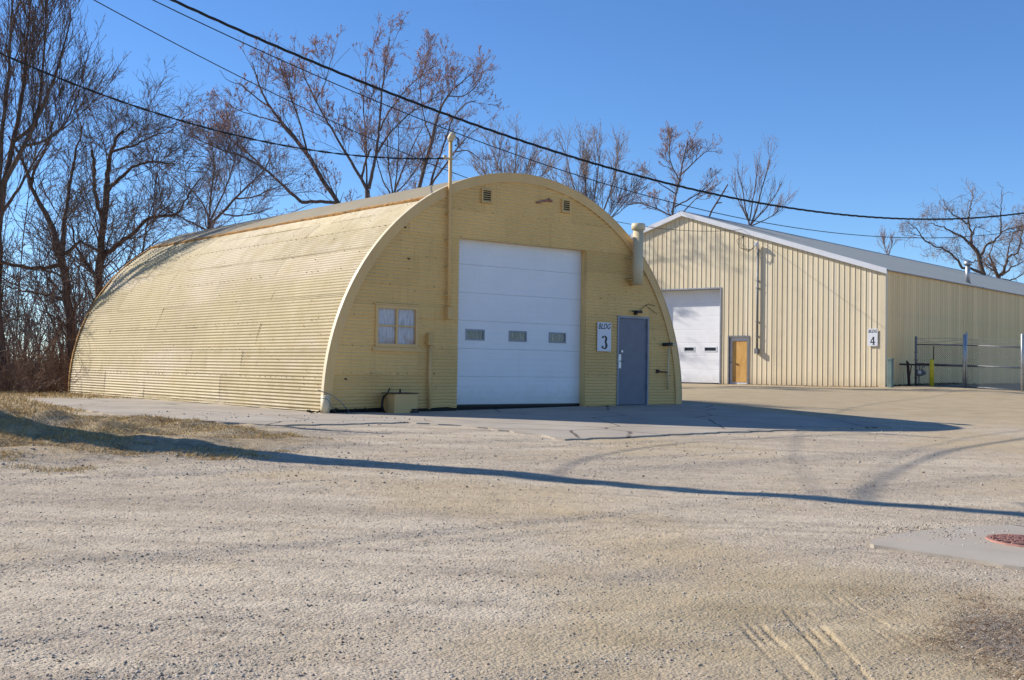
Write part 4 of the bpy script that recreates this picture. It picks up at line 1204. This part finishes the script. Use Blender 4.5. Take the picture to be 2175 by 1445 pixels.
def tree(name, label, limbs, Y, barkm, twigm, seed, levels, group='bare trees', gn=.012, depth=1.6, buds=0, bud_size=.02):
    """limbs: list of (pixels, r0_px, r1_px); the limbs are laid out at distance Y with depth of their own"""
    rng = np.random.default_rng(seed)
    mains = []
    for li, (px, r0, r1) in enumerate(limbs):
        drift = rng.uniform(-1, 1) * depth if li else 0
        pts = []
        for k, (x, y) in enumerate(px):
            u = k / max(1, len(px) - 1)
            pts.append(at(x, y, Y + (drift * u)))
        if li == 0:
            g = gzz(pts[0]); pts = [np.array([pts[0][0], pts[0][1], g - .2])] + pts
        s = Y / FPX
        K = max(6, len(px) * 3)
        Q, Rr, L = resample(pts, r0 * s * (.60 if 'maple' in barkm else .74), r1 * s * .62, K, rng, gn)
        mains.append((Q, Rr))
    base = mains[0][0][0]
    T = empty(name, tuple(base), 0, label, 'tree', group)
    Vt, Ft, off = [], [], 0
    Vc, Fc, offc = [], [], 0
    lv = []
    for Q, Rr in mains:
        V, F = tubes(Q[None], Rr[None], 7); Vt.append(V); Ft.append(F + off); off += len(V)
    cur = None
    last = None
    for k, lp in enumerate(levels):
        if k == 0:
            parts = [spawn(Q[None], Rr[None], rng, **lp) for Q, Rr in mains]
            parts = [p for p in parts if p]
            cur = (np.concatenate([p[0] for p in parts]), np.concatenate([p[1] for p in parts]))
        else:
            r = spawn(cur[0], cur[1], rng, **lp)
            if r is None: break
            cur = r
        V, F = tubes(cur[0], cur[1], 4 if k == 0 else 3)
        if k == 0: Vt.append(V); Ft.append(F + off); off += len(V)
        else: Vc.append(V); Fc.append(F + offc); offc += len(V)
        last = cur
    b = np.array(base)
    np_obj('trunk', np.concatenate(Vt) - b, np.concatenate(Ft), MAT[barkm], T, smooth=True)
    cr = np_obj('crown', np.concatenate(Vc) - b, np.concatenate(Fc), MAT[twigm], T, smooth=True); cr['kind'] = 'stuff'
    if buds:
        P, Rr = last; n = len(P); idx = rng.integers(0, n, buds); t = rng.random(buds)[:, None]; kk = rng.integers(0, P.shape[1] - 1, buds)
        pos = P[idx, kk] * (1 - t) + P[idx, kk + 1] * t + rng.normal(0, bud_size * .7, (buds, 3))
        s = rng.uniform(.6, 1.4, buds)[:, None, None] * bud_size
        dirs = norm(P[idx, kk + 1] - P[idx, kk])[:, None]
        oc = np.array([[1, 0, 0], [-1, 0, 0], [0, 1, 0], [0, -1, 0]], float)[None] * .5 * s
        V = np.concatenate([pos[:, None] + oc, pos[:, None] + dirs * s * 1.5, pos[:, None] - dirs * s], 1).reshape(-1, 3)
        f8 = np.array([[0, 2, 4], [2, 1, 4], [1, 3, 4], [3, 0, 4], [2, 0, 5], [1, 2, 5], [3, 1, 5], [0, 3, 5]])
        F = (np.arange(buds)[:, None, None] * 6 + f8[None]).reshape(-1, 3)
        o = np_obj('buds', V - b, F, MAT['bud'], T); o['kind'] = 'stuff'
    return T
def lvl(per_m, l0, l1, ang=(.4, 1.0), up=.1, K=5, wander=.16, rfac=.5, rtip=.006, u0=.1, shrink=.5, tip=0):
    return dict(per_m=per_m, l0=l0, l1=l1, ang=ang, up=up, K=K, wander=wander, rfac=rfac, rtip=rtip, u0=u0, shrink=shrink, tip=tip)
DENSE = [lvl(3.2, .9, 3.4, up=.10, rfac=.24, rtip=.009, u0=.15, K=7, wander=.16), lvl(4.4, .4, 1.9, up=.10, K=5, rfac=.45, rtip=.0062, wander=.24), lvl(5.4, .2, 1.1, up=.12, K=3, rtip=.005, wander=.28), lvl(3.2, .12, .5, up=.1, K=2, rtip=.0044)]
BROOM = [lvl(3.6, 1.3, 4.0, (.15, .6), .28, 7, .10, .24, .009, .1), lvl(4.4, .6, 2.2, (.2, .6), .28, 5, .13, .45, .0062), lvl(4.4, .2, 1.1, (.25, .7), .2, 3, .16, .6, .005), lvl(2.8, .12, .45, (.3, .8), .15, 2, .2, .7, .0044)]
MAPLE = [lvl(2.9, .7, 2.8, (.3, .85), .14, 7, .10, .24, .008, .2), lvl(4.0, .4, 1.5, (.35, .9), .14, 5, .16, .45, .006), lvl(5.6, .2, .8, (.4, 1.0), .2, 3, .2, .6, .0044), lvl(4.6, .1, .35, (.4, 1.0), .25, 2, .2, .8, .004)]
PALE = [lvl(3.0, 1.4, 3.2, (.15, .55), .22, 6, .09, .35, .010, .05), lvl(3.6, .6, 1.8, (.2, .65), .2, 4, .13, .45, .008), lvl(3.6, .3, .9, (.3, .8), .15, 3, .18, .6, .007), lvl(2.0, .2, .5, (.3, .8), .15, 2, .18, .6, .006)]
OAK = [lvl(2.2, 1.0, 3.4, (.5, 1.2), .04, 8, .26, .30, .014, .15), lvl(2.6, .6, 2.2, (.5, 1.2), .04, 6, .30, .45, .010), lvl(3.2, .3, 1.2, (.5, 1.2), .05, 3, .32, .6, .0085), lvl(2.4, .2, .7, (.5, 1.2), .05, 2, .3, .8, .0075)]

tree('bare_tree', 'tall upright dense bare tree at the left edge', [
    ([(4, 835), (3, 760), (-6, 680), (-10, 580), (-2, 470), (8, 390)], 17, 11),
    ([(8, 390), (22, 330), (40, 250), (50, 170), (58, 90), (66, -40)], 9, 2), ([(-4, 420), (2, 300), (14, 200), (24, 90), (26, -50)], 8, 2),
    ([(10, 385), (50, 310), (85, 240), (115, 170), (140, 90), (150, 20)], 8, 2), ([(30, 300), (75, 270), (88, 190), (96, 90), (100, -30)], 6, 2),
    ([(-8, 480), (-40, 380), (-60, 250), (-70, 100)], 8, 3), ([(50, 310), (100, 300), (140, 260), (170, 190)], 5, 2), ([(0, 460), (40, 400), (80, 330), (100, 300)], 6, 2)],
    34.5, 'bark_dark', 'twig_dark', 1, BROOM, depth=1.4, buds=3500, bud_size=.018)
tree('bare_tree', 'thick dark leaning tree at the far end of the hut', [
    ([(146, 835), (152, 760), (150, 690), (140, 610), (130, 545)], 17, 13),
    ([(130, 545), (112, 485), (90, 445), (66, 395), (48, 340), (18, 290)], 11, 3), ([(132, 545), (136, 480), (142, 425), (152, 375), (162, 320), (178, 262)], 9, 2),
    ([(132, 560), (90, 572), (42, 566), (-10, 556), (-50, 540)], 7, 4), ([(140, 640), (102, 624), (60, 622), (15, 606)], 6, 2), ([(138, 540), (172, 512), (205, 530), (222, 560)], 6, 2),
    ([(128, 800), (132, 740), (116, 690), (98, 650), (70, 620)], 5, 2), ([(66, 395), (80, 350), (100, 310), (112, 260)], 5, 2)],
    36.5, 'bark_dark', 'twig_dark', 2, DENSE, gn=.02, depth=1.2)
tree('bare_tree', 'broken-topped tree with long crooked limbs reaching right over the hut', [
    ([(214, 800), (212, 700), (208, 600), (214, 535), (222, 470), (226, 410)], 16, 11),
    ([(218, 470), (206, 430), (200, 390), (199, 340), (195, 318)], 7, 5), ([(226, 410), (231, 345), (241, 300), (263, 279)], 9, 4.5),
    ([(218, 545), (250, 520), (288, 491), (309, 466), (340, 458), (374, 460), (384, 440), (408, 402), (427, 378)], 8, 2), ([(228, 402), (246, 386), (270, 366), (284, 351), (302, 345), (342, 344), (372, 352)], 6.5, 2.5),
    ([(233, 325), (255, 316), (285, 310), (316, 294), (345, 283), (369, 275)], 4.5, 1.5), ([(210, 590), (180, 560), (160, 520), (150, 470)], 6, 2), ([(300, 600), (300, 540), (310, 480), (330, 420), (335, 350)], 3.5, 1.2)],
    39.0, 'bark_dark', 'twig_dark', 3, DENSE, gn=.02, depth=1.3)
tree('bare_tree', 'low spreading bare tree behind the middle of the hut', [
    ([(438, 700), (440, 560), (440, 500), (446, 478)], 13, 9),
    ([(446, 478), (474, 450), (500, 422), (530, 392), (560, 362), (578, 328)], 6, 1.5), ([(442, 480), (446, 440), (450, 400), (455, 355), (450, 300)], 4.5, 1.2), ([(446, 476), (430, 430), (405, 400), (380, 385)], 4, 1.2),
    ([(500, 422), (540, 420), (580, 400), (620, 390)], 3.5, 1.2), ([(470, 452), (500, 460), (540, 455), (580, 440)], 3.5, 1.2), ([(446, 470), (480, 400), (500, 340), (505, 290)], 4, 1.2), ([(440, 490), (400, 470), (360, 450), (330, 420)], 4, 1.2)],
    46.0, 'bark_maple', 'twig_maple', 4, DENSE, depth=1.8)
tree('red_bud_maple', 'leaning budding maple with limbs swept up to the left', [
    ([(775, 700), (762, 520), (722, 432), (686, 384), (652, 323), (624, 290), (600, 264)], 11, 7),
    ([(600, 264), (571, 226), (552, 185), (535, 132)], 6, 1.5), ([(640, 430), (586, 379), (552, 351), (514, 331), (463, 316), (405, 290)], 6, 1.5), ([(560, 358), (535, 334), (491, 298), (471, 279), (440, 250)], 4, 1.2),
    ([(722, 432), (690, 428), (640, 430)], 6, 6), ([(571, 226), (540, 205), (510, 180), (480, 168)], 3.2, 1), ([(652, 323), (640, 270), (620, 210), (600, 160), (590, 120)], 4, 1.2), ([(600, 264), (560, 250), (520, 240), (490, 225)], 3, 1)],
    47.0, 'bark_maple', 'twig_maple', 5, MAPLE, depth=1.8, buds=9000, bud_size=.025)
tree('red_bud_maple', 'tall forked budding maple rising behind the hut ridge', [
    ([(786, 700), (784, 520), (782, 420), (780, 404)], 11, 9),
    ([(780, 404), (765, 376), (740, 334), (715, 292), (693, 254), (671, 215), (649, 171), (635, 122)], 6.5, 1.3), ([(783, 402), (787, 385), (795, 354), (801, 309), (806, 272), (808, 229), (812, 180), (820, 130), (826, 78)], 7, 1.3),
    ([(797, 334), (817, 299), (840, 269), (869, 242), (897, 224), (930, 205)], 4, 1.2), ([(807, 279), (820, 247), (840, 219), (864, 189), (892, 162), (926, 140)], 3.6, 1.1), ([(768, 380), (777, 339), (788, 317)], 4.5, 3.5),
    ([(779, 400), (778, 340), (776, 260), (769, 229), (782, 130)], 3.6, 1.1), ([(671, 215), (690, 180), (700, 140), (710, 100)], 2.5, 1)],
    48.5, 'bark_maple', 'twig_maple', 6, MAPLE, depth=1.6, buds=10000, bud_size=.025)
tree('bare_tree', 'slim many-stemmed bare tree between the two budding maples', [
    ([(838, 700), (836, 520), (836, 410)], 9, 6),
    ([(838, 408), (852, 369), (864, 339), (879, 304), (899, 269)], 4, 1.2), ([(834, 410), (826, 360), (822, 310), (825, 250)], 3, 1), ([(830, 415), (812, 380), (800, 340), (790, 290)], 3, 1), ([(838, 410), (845, 350), (848, 290), (842, 230)], 3, 1), ([(836, 415), (870, 380), (890, 350), (905, 310)], 3, 1)],
    57.0, 'bark_maple', 'twig_maple', 7, DENSE, depth=1.2)
tree('red_bud_maple', 'orange-budded maple just left of the service mast', [
    ([(880, 700), (884, 500), (889, 399), (899, 366), (909, 329), (917, 299), (924, 267)], 11, 6),
    ([(924, 267), (934, 234), (949, 204), (974, 180), (1011, 150)], 5, 1.2), ([(890, 430), (914, 394), (924, 359), (937, 324), (949, 289), (962, 250), (985, 222), (1012, 215)], 5.5, 1.3), ([(900, 420), (919, 389), (944, 354), (964, 324), (989, 294), (1020, 270)], 5, 1.3),
    ([(917, 299), (900, 250), (895, 210), (888, 170)], 3, 1), ([(964, 324), (990, 318), (1010, 330), (1030, 350)], 2.6, 1), ([(934, 234), (940, 200), (942, 165)], 2.6, 1), ([(949, 204), (985, 205), (1005, 190), (1022, 165)], 2.6, 1)],
    55.5, 'bark_maple', 'twig_maple', 8, MAPLE, depth=1.6, buds=12000, bud_size=.022)
tree('bare_tree', 'pale fan-shaped bare tree peeking over the hut crown', [
    ([(1085, 800), (1085, 560), (1086, 430)], 8, 5), ([(1086, 430), (1070, 380), (1055, 345), (1045, 320)], 3, 1.2), ([(1086, 430), (1092, 380), (1096, 340), (1098, 305)], 4, 1.2), ([(1088, 430), (1110, 385), (1125, 350), (1135, 322)], 3, 1.2), ([(1080, 440), (1040, 390), (1010, 360)], 3, 1.2), ([(1090, 440), (1140, 390), (1165, 350)], 3, 1.2)],
    64, 'bark_pale', 'twig_pale', 9, PALE, depth=1.5)
tree('bare_tree', 'pale bushy bare tree over the right shoulder of the hut', [
    ([(1258, 800), (1258, 600), (1256, 500)], 9, 6), ([(1256, 500), (1235, 440), (1215, 390), (1203, 330)], 3.6, 1.2), ([(1256, 500), (1262, 430), (1268, 380), (1276, 320)], 4, 1.2), ([(1258, 500), (1290, 430), (1305, 380), (1312, 330)], 3.6, 1.2), ([(1250, 500), (1200, 430), (1170, 380)], 3, 1.2), ([(1262, 500), (1310, 450), (1335, 420)], 3, 1.2), ([(1256, 500), (1248, 420), (1240, 360), (1238, 320)], 3, 1.2)],
    62, 'bark_pale', 'twig_pale', 10, PALE, depth=1.5)
tree('bare_tree', 'straight bare tree standing behind the warehouse peak', [
    ([(1426, 800), (1427, 560), (1428, 450), (1433, 420), (1440, 395), (1447, 368), (1450, 335), (1462, 300)], 9, 2), ([(1447, 370), (1470, 350), (1490, 330), (1510, 316)], 3, 1.1), ([(1444, 385), (1425, 350), (1420, 320), (1425, 300)], 2.6, 1), ([(1436, 412), (1400, 390), (1385, 370)], 2.6, 1), ([(1432, 440), (1470, 420), (1500, 400), (1515, 380)], 3, 1.1), ([(1428, 460), (1390, 440), (1350, 430)], 3, 1.1), ([(1452, 450), (1480, 420), (1505, 410)], 2.4, 1)],
    75, 'bark_maple', 'twig_maple', 11, [dict(l, rtip=l['rtip'] * 1.7) for l in MAPLE], depth=1.5, buds=2500, bud_size=.035)
tree('dead_snag', 'bare dead snag leaning over the warehouse roof', [
    ([(1480, 800), (1490, 560), (1500, 470), (1510, 450), (1521, 432), (1533, 414), (1546, 392)], 6, 2.4), ([(1521, 432), (1533, 430)], 2.4, 1.6)], 72, 'bark_dark', 'twig_dark', 12, [lvl(.3, .3, .8, rtip=.012), lvl(1, .1, .3, rtip=.01)])
tree('bare_tree', 'fan-shaped bare tree behind the warehouse roof slope', [
    ([(1590, 800), (1592, 600), (1594, 480)], 8, 5), ([(1592, 480), (1582, 440), (1578, 400), (1565, 360)], 3.4, 1), ([(1595, 478), (1608, 442), (1618, 402), (1630, 360), (1636, 340)], 3.8, 1), ([(1596, 476), (1630, 440), (1650, 410), (1662, 385)], 3, 1), ([(1592, 470), (1604, 400), (1610, 350)], 2.8, 1), ([(1596, 480), (1640, 460), (1665, 440)], 2.6, 1), ([(1590, 470), (1570, 430), (1556, 400)], 2.6, 1)],
    84, 'bark_maple', 'twig_maple', 13, [dict(l, rtip=l['rtip'] * 1.2, per_m=l['per_m'] * .6) for l in PALE[:3]], depth=1.5)
tree('bare_tree', 'small distant bare tree just showing over the warehouse roof', [
    ([(1885, 800), (1885, 620), (1886, 545)], 4, 3), ([(1886, 545), (1880, 530), (1876, 515)], 2, .8), ([(1886, 545), (1892, 528), (1896, 512)], 2, .8)], 120, 'bark_maple', 'twig_maple', 14, [dict(l, rtip=l['rtip'] * 1.6) for l in PALE[:2]])
tree('gnarled_oak', 'large gnarled oak with crooked limbs above the right end of the warehouse', [
    ([(2096, 800), (2094, 660), (2089, 584), (2083, 556), (2074, 534), (2064, 522)], 9, 6.5),
    ([(2064, 522), (2056, 513), (2043, 503), (2026, 495), (2009, 488), (1990, 480), (1973, 475)], 4.5, 1.2), ([(2064, 522), (2061, 512), (2064, 500), (2058, 481), (2056, 470), (2059, 450), (2061, 436), (2066, 410)], 4.2, 1.1), ([(2056, 476), (2036, 463), (2015, 450), (2008, 438), (2004, 424)], 2.6, .9),
    ([(2083, 550), (2084, 540), (2093, 526), (2109, 514), (2124, 497), (2142, 486), (2180, 479)], 4.5, 1.3), ([(2125, 496), (2127, 460), (2127, 430), (2128, 403)], 2.4, .8), ([(2086, 580), (2040, 568), (2029, 547), (2018, 536), (1983, 523), (1960, 505), (1945, 483), (1922, 469)], 4.5, 1.0), ([(1975, 518), (1950, 500), (1930, 495)], 1.8, .7), ([(2064, 500), (2072, 485), (2090, 478)], 2.6, .9), ([(2084, 556), (2060, 556), (2040, 548)], 3, 1)],
    97, 'bark_oak', 'twig_oak', 15, OAK, depth=2.6, gn=.06)
tree('gnarled_oak', 'second gnarled oak at the right edge behind the warehouse', [
    ([(2124, 800), (2122, 670), (2118, 593), (2114, 576), (2107, 556)], 8, 5.5), ([(2107, 556), (2100, 540), (2108, 525), (2112, 515)], 3, 1), ([(2120, 594), (2130, 578), (2140, 549), (2164, 533), (2171, 497), (2176, 470)], 5, 1.2), ([(2112, 575), (2090, 560), (2080, 548)], 3, 1), ([(2128, 585), (2150, 566), (2180, 556)], 3.5, 1.2), ([(2140, 549), (2143, 520), (2150, 500), (2170, 485)], 2.6, .9), ([(2118, 590), (2140, 598), (2160, 590), (2185, 575)], 3.2, 1)],
    104, 'bark_oak', 'twig_oak', 16, OAK, depth=2.4, gn=.06)
# a small bare tree left of the view whose shadow crosses the slab
tree('bare_tree', 'small bare tree outside the left of the view shading the slab', [
    ([(-440, 860), (-440, 700), (-436, 480), (-430, 230)], 46, 30), ([(-430, 230), (-440, 130), (-425, 20)], 26, 8), ([(-432, 330), (-400, 220), (-390, 120)], 16, 6)], 20.6, 'bark_dark', 'twig_dark', 17, [lvl(1.5, .5, 1.2, rtip=.008, u0=.5), lvl(2.5, .3, .7, rtip=.005)], depth=.3)

# ------------------------------------------------------------------ brush and far woods
def stems(name, n, xr, yr, hr, r, K, mat, label, cat, seed, bend=.5, kids=None, region=None, rr=None):
    rng = np.random.default_rng(seed)
    x = rng.uniform(*xr, n); y = rng.uniform(*yr, n)
    if region is not None:
        k = region(x, y); x, y = x[k], y[k]; n = len(x)
    z = gz(x, y) - .03
    P = np.empty((n, K, 3)); P[:, 0] = np.stack([x, y, z], -1)
    d = norm(np.stack([rng.normal(0, bend, n), rng.normal(0, bend, n), np.ones(n)], -1)); h = rng.uniform(*hr, n)
    for k in range(1, K):
        d = norm(d + rng.normal(0, .22, d.shape)); P[:, k] = P[:, k - 1] + d * (h / (K - 1))[:, None]
    Rr = (rng.uniform(.6, 1.3, n) * r)[:, None] * np.linspace(1, .35, K)[None]
    Vs, Fs, off = [], [], 0
    cur = (P, Rr)
    V, F = tubes(P, Rr, 3); Vs.append(V); Fs.append(F); off = len(V)
    for lp in kids or []:
        cur = spawn(cur[0], cur[1], rng, **lp); V, F = tubes(cur[0], cur[1], 3); Vs.append(V); Fs.append(F + off); off += len(V)
    o = np_obj(name, np.concatenate(Vs), np.concatenate(Fs), MAT[mat], smooth=True)
    return tag(o, label, cat, kind='stuff')
stems('brush', 820, (-22, -12.2), (33.5, 39), (1.0, 2.5), .013, 5, 'brush', 'tangled brown leafless brush left of the hut', 'brush', 201, .45, [lvl(3.5, .3, .9, (.3, 1.1), .05, 4, .3, .6, .005), lvl(3.0, .15, .4, (.4, 1.2), .05, 3, .3, .7, .004)])
stems('brush', 500, (-17, -13.2), (32.6, 35.2), (.5, 1.3), .010, 4, 'brush', 'low brown scrub at the edge of the dry grass', 'brush', 202, .6, [lvl(4, .2, .6, (.3, 1.2), .0, 4, .3, .6, .0045)])
stems('understory', 300, (-26, -9.5), (38.5, 46), (2.0, 5.0), .020, 6, 'twig_dark', 'tangled bare saplings among the trees left of the hut', 'saplings', 205, .22, [lvl(2.0, .6, 1.8, (.3, 1.0), .10, 5, .2, .5, .008, .1), lvl(2.8, .25, .9, (.3, 1.0), .06, 3, .25, .6, .0055)])
stems('far_woods', 420, (-75, -14), (48, 95), (4.5, 11), .055, 6, 'far_wood', 'hazy grey leafless woods far behind the hut', 'woods', 203, .10, [lvl(1.3, 1, 3, (.3, .9), .12, 4, .15, .5, .016, .25), lvl(1.6, .5, 1.4, (.3, .9), .1, 3, .2, .5, .012)])
stems('far_woods', 160, (-14, 6), (66, 110), (4, 9), .05, 5, 'far_wood', 'grey leafless woods far behind the hut ridge', 'woods', 204, .10, [lvl(1.2, 1, 2.6, (.3, .9), .12, 4, .15, .5, .016, .25)])

# ------------------------------------------------------------------ loose stones, dry grass, litter
def stones(name, x, y, s, seed, label):
    rng = np.random.default_rng(seed); n = len(x)
    z = gz(x, y) + s * .15
    base = np.array([[1, 0, 0], [-.9, .2, 0], [.1, 1, 0], [-.1, -1, .1], [.1, 0, .75], [0, .1, -.6]])
    V = base[None] * s[:, None, None] * rng.uniform(.6, 1.25, (n, 6, 1))
    a = rng.uniform(0, 6.28, n); ca, sa = np.cos(a)[:, None], np.sin(a)[:, None]
    V = np.stack([V[..., 0] * ca - V[..., 1] * sa, V[..., 0] * sa + V[..., 1] * ca, V[..., 2]], -1)
    V = V + np.stack([x, y, z], -1)[:, None]
    f8 = np.array([[0, 2, 4], [2, 1, 4], [1, 3, 4], [3, 0, 4], [2, 0, 5], [1, 2, 5], [3, 1, 5], [0, 3, 5]])
    F = (np.arange(n)[:, None, None] * 6 + f8[None]).reshape(-1, 3)
    pal = np.array([(.44, .38, .30), (.36, .31, .26), (.52, .46, .37), (.22, .19, .165), (.38, .29, .19), (.60, .55, .47), (.13, .115, .10)])
    c = pal[rng.choice(len(pal), n, p=[.27, .2, .2, .12, .1, .07, .04])] * rng.uniform(.85, 1.1, (n, 1))
    o = np_obj(name, V.reshape(-1, 3), F, MAT['stone'], col=np.repeat(c, 6, 0))
    return tag(o, label, 'gravel', kind='stuff')
rng = np.random.default_rng(301)
n = 140000
y = 5.0 + 13 * rng.random(n) ** 1.7; x = rng.uniform(-.52, .52, n) * y * 1.05
al = x * EX[0] + y * EX[1]; ac = x * EY[0] + y * EY[1]
dens = .22 + 1.7 * np.maximum(0, fbm(al * .18, ac * 2.4, 4, 50)) * 2 + .6 * np.maximum(0, fbm(x * .9, y * .9, 4, 77)) 
sandy = np.exp(-((x - 1.9) / 1.5) ** 2 - ((y - 6.0) / 1.6) ** 2)
keep = rng.random(n) < np.clip(dens * (1 - .75 * sandy), 0, 1)
x, y = x[keep], y[keep]
s = .0020 + .009 * rng.random(len(x)) ** 8 + .00042 * y * rng.random(len(x)) ** 1.5
stones('gravel', x, y, s, 302, 'loose grey and tan gravel strewn over the lot')
n = 16000
x = rng.uniform(-10, 8, n); y = rng.uniform(11.5, 24, n)
ok = ~((np.abs((x - OX) * EY[0] + (y - OY) * EY[1] + 2.6) < 2.4) & (rng.random(n) < .93))
bm_ = np.exp(-((x + 6.8) / 3.2) ** 2 - ((y - 14.8) / 3.2) ** 2); ok &= rng.random(n) < (.12 + .9 * bm_)
x, y = x[ok], y[ok]; stones('gravel', x, y, .007 + .020 * rng.random(len(x)) ** 4, 303, 'coarser stones near the slab and grassy mound')
n = 900
x = rng.normal(3.75, .33, n); y = rng.normal(9.95, .22, n)
k = ((x - 4.27) ** 2 + (y - 9.67) ** 2) > .34 ** 2
o = stones('gravel', x[k], y[k], .004 + .012 * rng.random(k.sum()) ** 3, 305, 'loose stones lying on the pad beside the manhole cover')
o.location.z = .024
# crumbs scattered on the slab left of the hut corner
n = 260
x = rng.uniform(-6.5, -1.5, n); y = 18.6 + rng.random(n) * 2.6 - .15 * (x + 4)
z_bump = .035
xx, yy2 = x, y
o = stones('gravel', xx, yy2, .006 + .026 * rng.random(n) ** 4, 304, 'dark crumbs of asphalt on the slab beside the hut')
o.location.z = .02

def blades(name, x, y, h, wd, lean, pal, seed, label, cat, K=3, zoff=0):
    rng = np.random.default_rng(seed); n = len(x)
    z = gz(x, y) - .01 + zoff
    a = rng.uniform(0, 6.28, n); ln = lean * rng.uniform(.3, 1.4, n)
    d = np.stack([np.cos(a) * ln, np.sin(a) * ln, np.ones(n)], -1); d = norm(d)
    side = np.stack([-np.sin(a + .7), np.cos(a + .7), np.zeros(n)], -1) * wd
    p0 = np.stack([x, y, z], -1); p1 = p0 + d * (h * .55)[:, None]
    d2 = d.copy(); d2[:, 2] *= .5; d2 = norm(d2); p2 = p1 + d2 * (h * .5)[:, None]
    V = np.stack([p0 - side, p0 + side, p1 + side * .8, p1 - side * .8, p2 + side * .15, p2 - side * .15], 1)
    F = (np.arange(n)[:, None, None] * 6 + np.array([[0, 1, 2, 3], [3, 2, 4, 5]])[None]).reshape(-1, 4)
    pal = np.array(pal); c = pal[rng.integers(0, len(pal), n)] * rng.uniform(.8, 1.15, (n, 1))
    o = np_obj(name, V.reshape(-1, 3), F, MAT['grass'], col=np.repeat(c, 6, 0))
    return tag(o, label, cat, kind='stuff')
STRAW = [(.54, .38, .16), (.62, .45, .20), (.46, .31, .125), (.56, .42, .22), (.38, .27, .13)]
n = 260000
x = rng.uniform(-12.5, -2.4, n); y = rng.uniform(11.5, 21.5, n)
bm_ = np.exp(-((x + 6.7) / 3.5) ** 2 - ((y - 15.8) / 3.0) ** 2)
cl = fbm(x * .9, y * 1.5, 4, 88)
k = (rng.random(n) < sstep(.34, .62, bm_ * .95 + cl * 2.0)) & (y < 20.3 - .9 * np.maximum(0, x + 7.2))
tuft = np.clip(.35 + 2.2 * fbm(x[k] * 4, y[k] * 4, 3, 97), .15, 1.5)
blades('dry_grass', x[k], y[k], (.03 + .07 * rng.random(k.sum())) * (.45 + .55 * tuft), .0036, 1.1, STRAW, 401, 'short dry straw-coloured grass on the mound at left', 'grass')
n = 42000
x = rng.uniform(-22, -7.6, n); y = rng.uniform(20, 34.5, n)
# strip between the slab and the brush: left of the slab edge and along the far part of the hut wall
wl_ = (x - OX) * EX[0] + (y - OY) * EX[1]
edge = np.interp(y, [20, 22.6, 26.3, 28.2, 29.6, 36], [-6.9, -8.5, -10.7, -11.7, -10.2, -10.2])
k = (wl_ < -4.95) & ((x < edge - .1) | (y > 29.0 + .2 * (x + 9))) & (rng.random(n) < .55 + fbm(x, y, 3, 91))
blades('dry_grass', x[k], y[k], .05 + .09 * rng.random(k.sum()), .007, .8, STRAW, 402, 'strip of dry grass between the slab and the brush', 'grass')
DEAD = [(.24, .15, .085), (.42, .30, .18), (.12, .08, .05), (.52, .40, .26), (.30, .18, .10)]
n = 64000
x = rng.normal(2.85, .60, n); y = rng.normal(6.3, .95, n)
k = (y > 4.8) & (rng.random(n) < sstep(.1, .55, np.exp(-((x - 2.95) / .62) ** 2 - ((y - 6.3) / .95) ** 2) + fbm(x * 2.2, y * 2.2, 4, 95) * 1.3))
blades('leaf_litter', x[k], y[k], .02 + .055 * rng.random(k.sum()) ** 1.5, .0021, 3.2, DEAD, 403, 'patch of dead brown grass and litter at lower right', 'litter')
n = 5000
x = rng.uniform(2.9, 4.4, n); y = 8.75 - .55 * (x - 3.3) + rng.normal(0, .2, n) - .2
blades('leaf_litter', x, y, .012 + .03 * rng.random(n), .0018, 3.0, DEAD, 404, 'thin line of dead grass along the manhole pad', 'litter')
n = 1500
t = rng.random(n)
q = C4[None] + E4[None] * (-7.2 + 7.0 * t)[:, None] + D4[None] * (-.05 - .5 * rng.random(n) ** 2)[:, None]
blades('leaf_litter', q[:, 0], q[:, 1], .04 + .06 * rng.random(n), .012, 2.5, DEAD, 405, 'dead leaves blown against the warehouse wall', 'litter')
n = 900
t = rng.random(n)
q = C4[None] + E4[None] * (.1 + .8 * rng.random(n) ** 2)[:, None] + D4[None] * (8 * t)[:, None]
blades('leaf_litter', q[:, 0], q[:, 1], .05 + .1 * rng.random(n), .012, 1.8, [(.10, .07, .045), (.06, .045, .03), (.2, .14, .08)], 406, 'dark dead weeds along the foot of the warehouse side', 'litter')
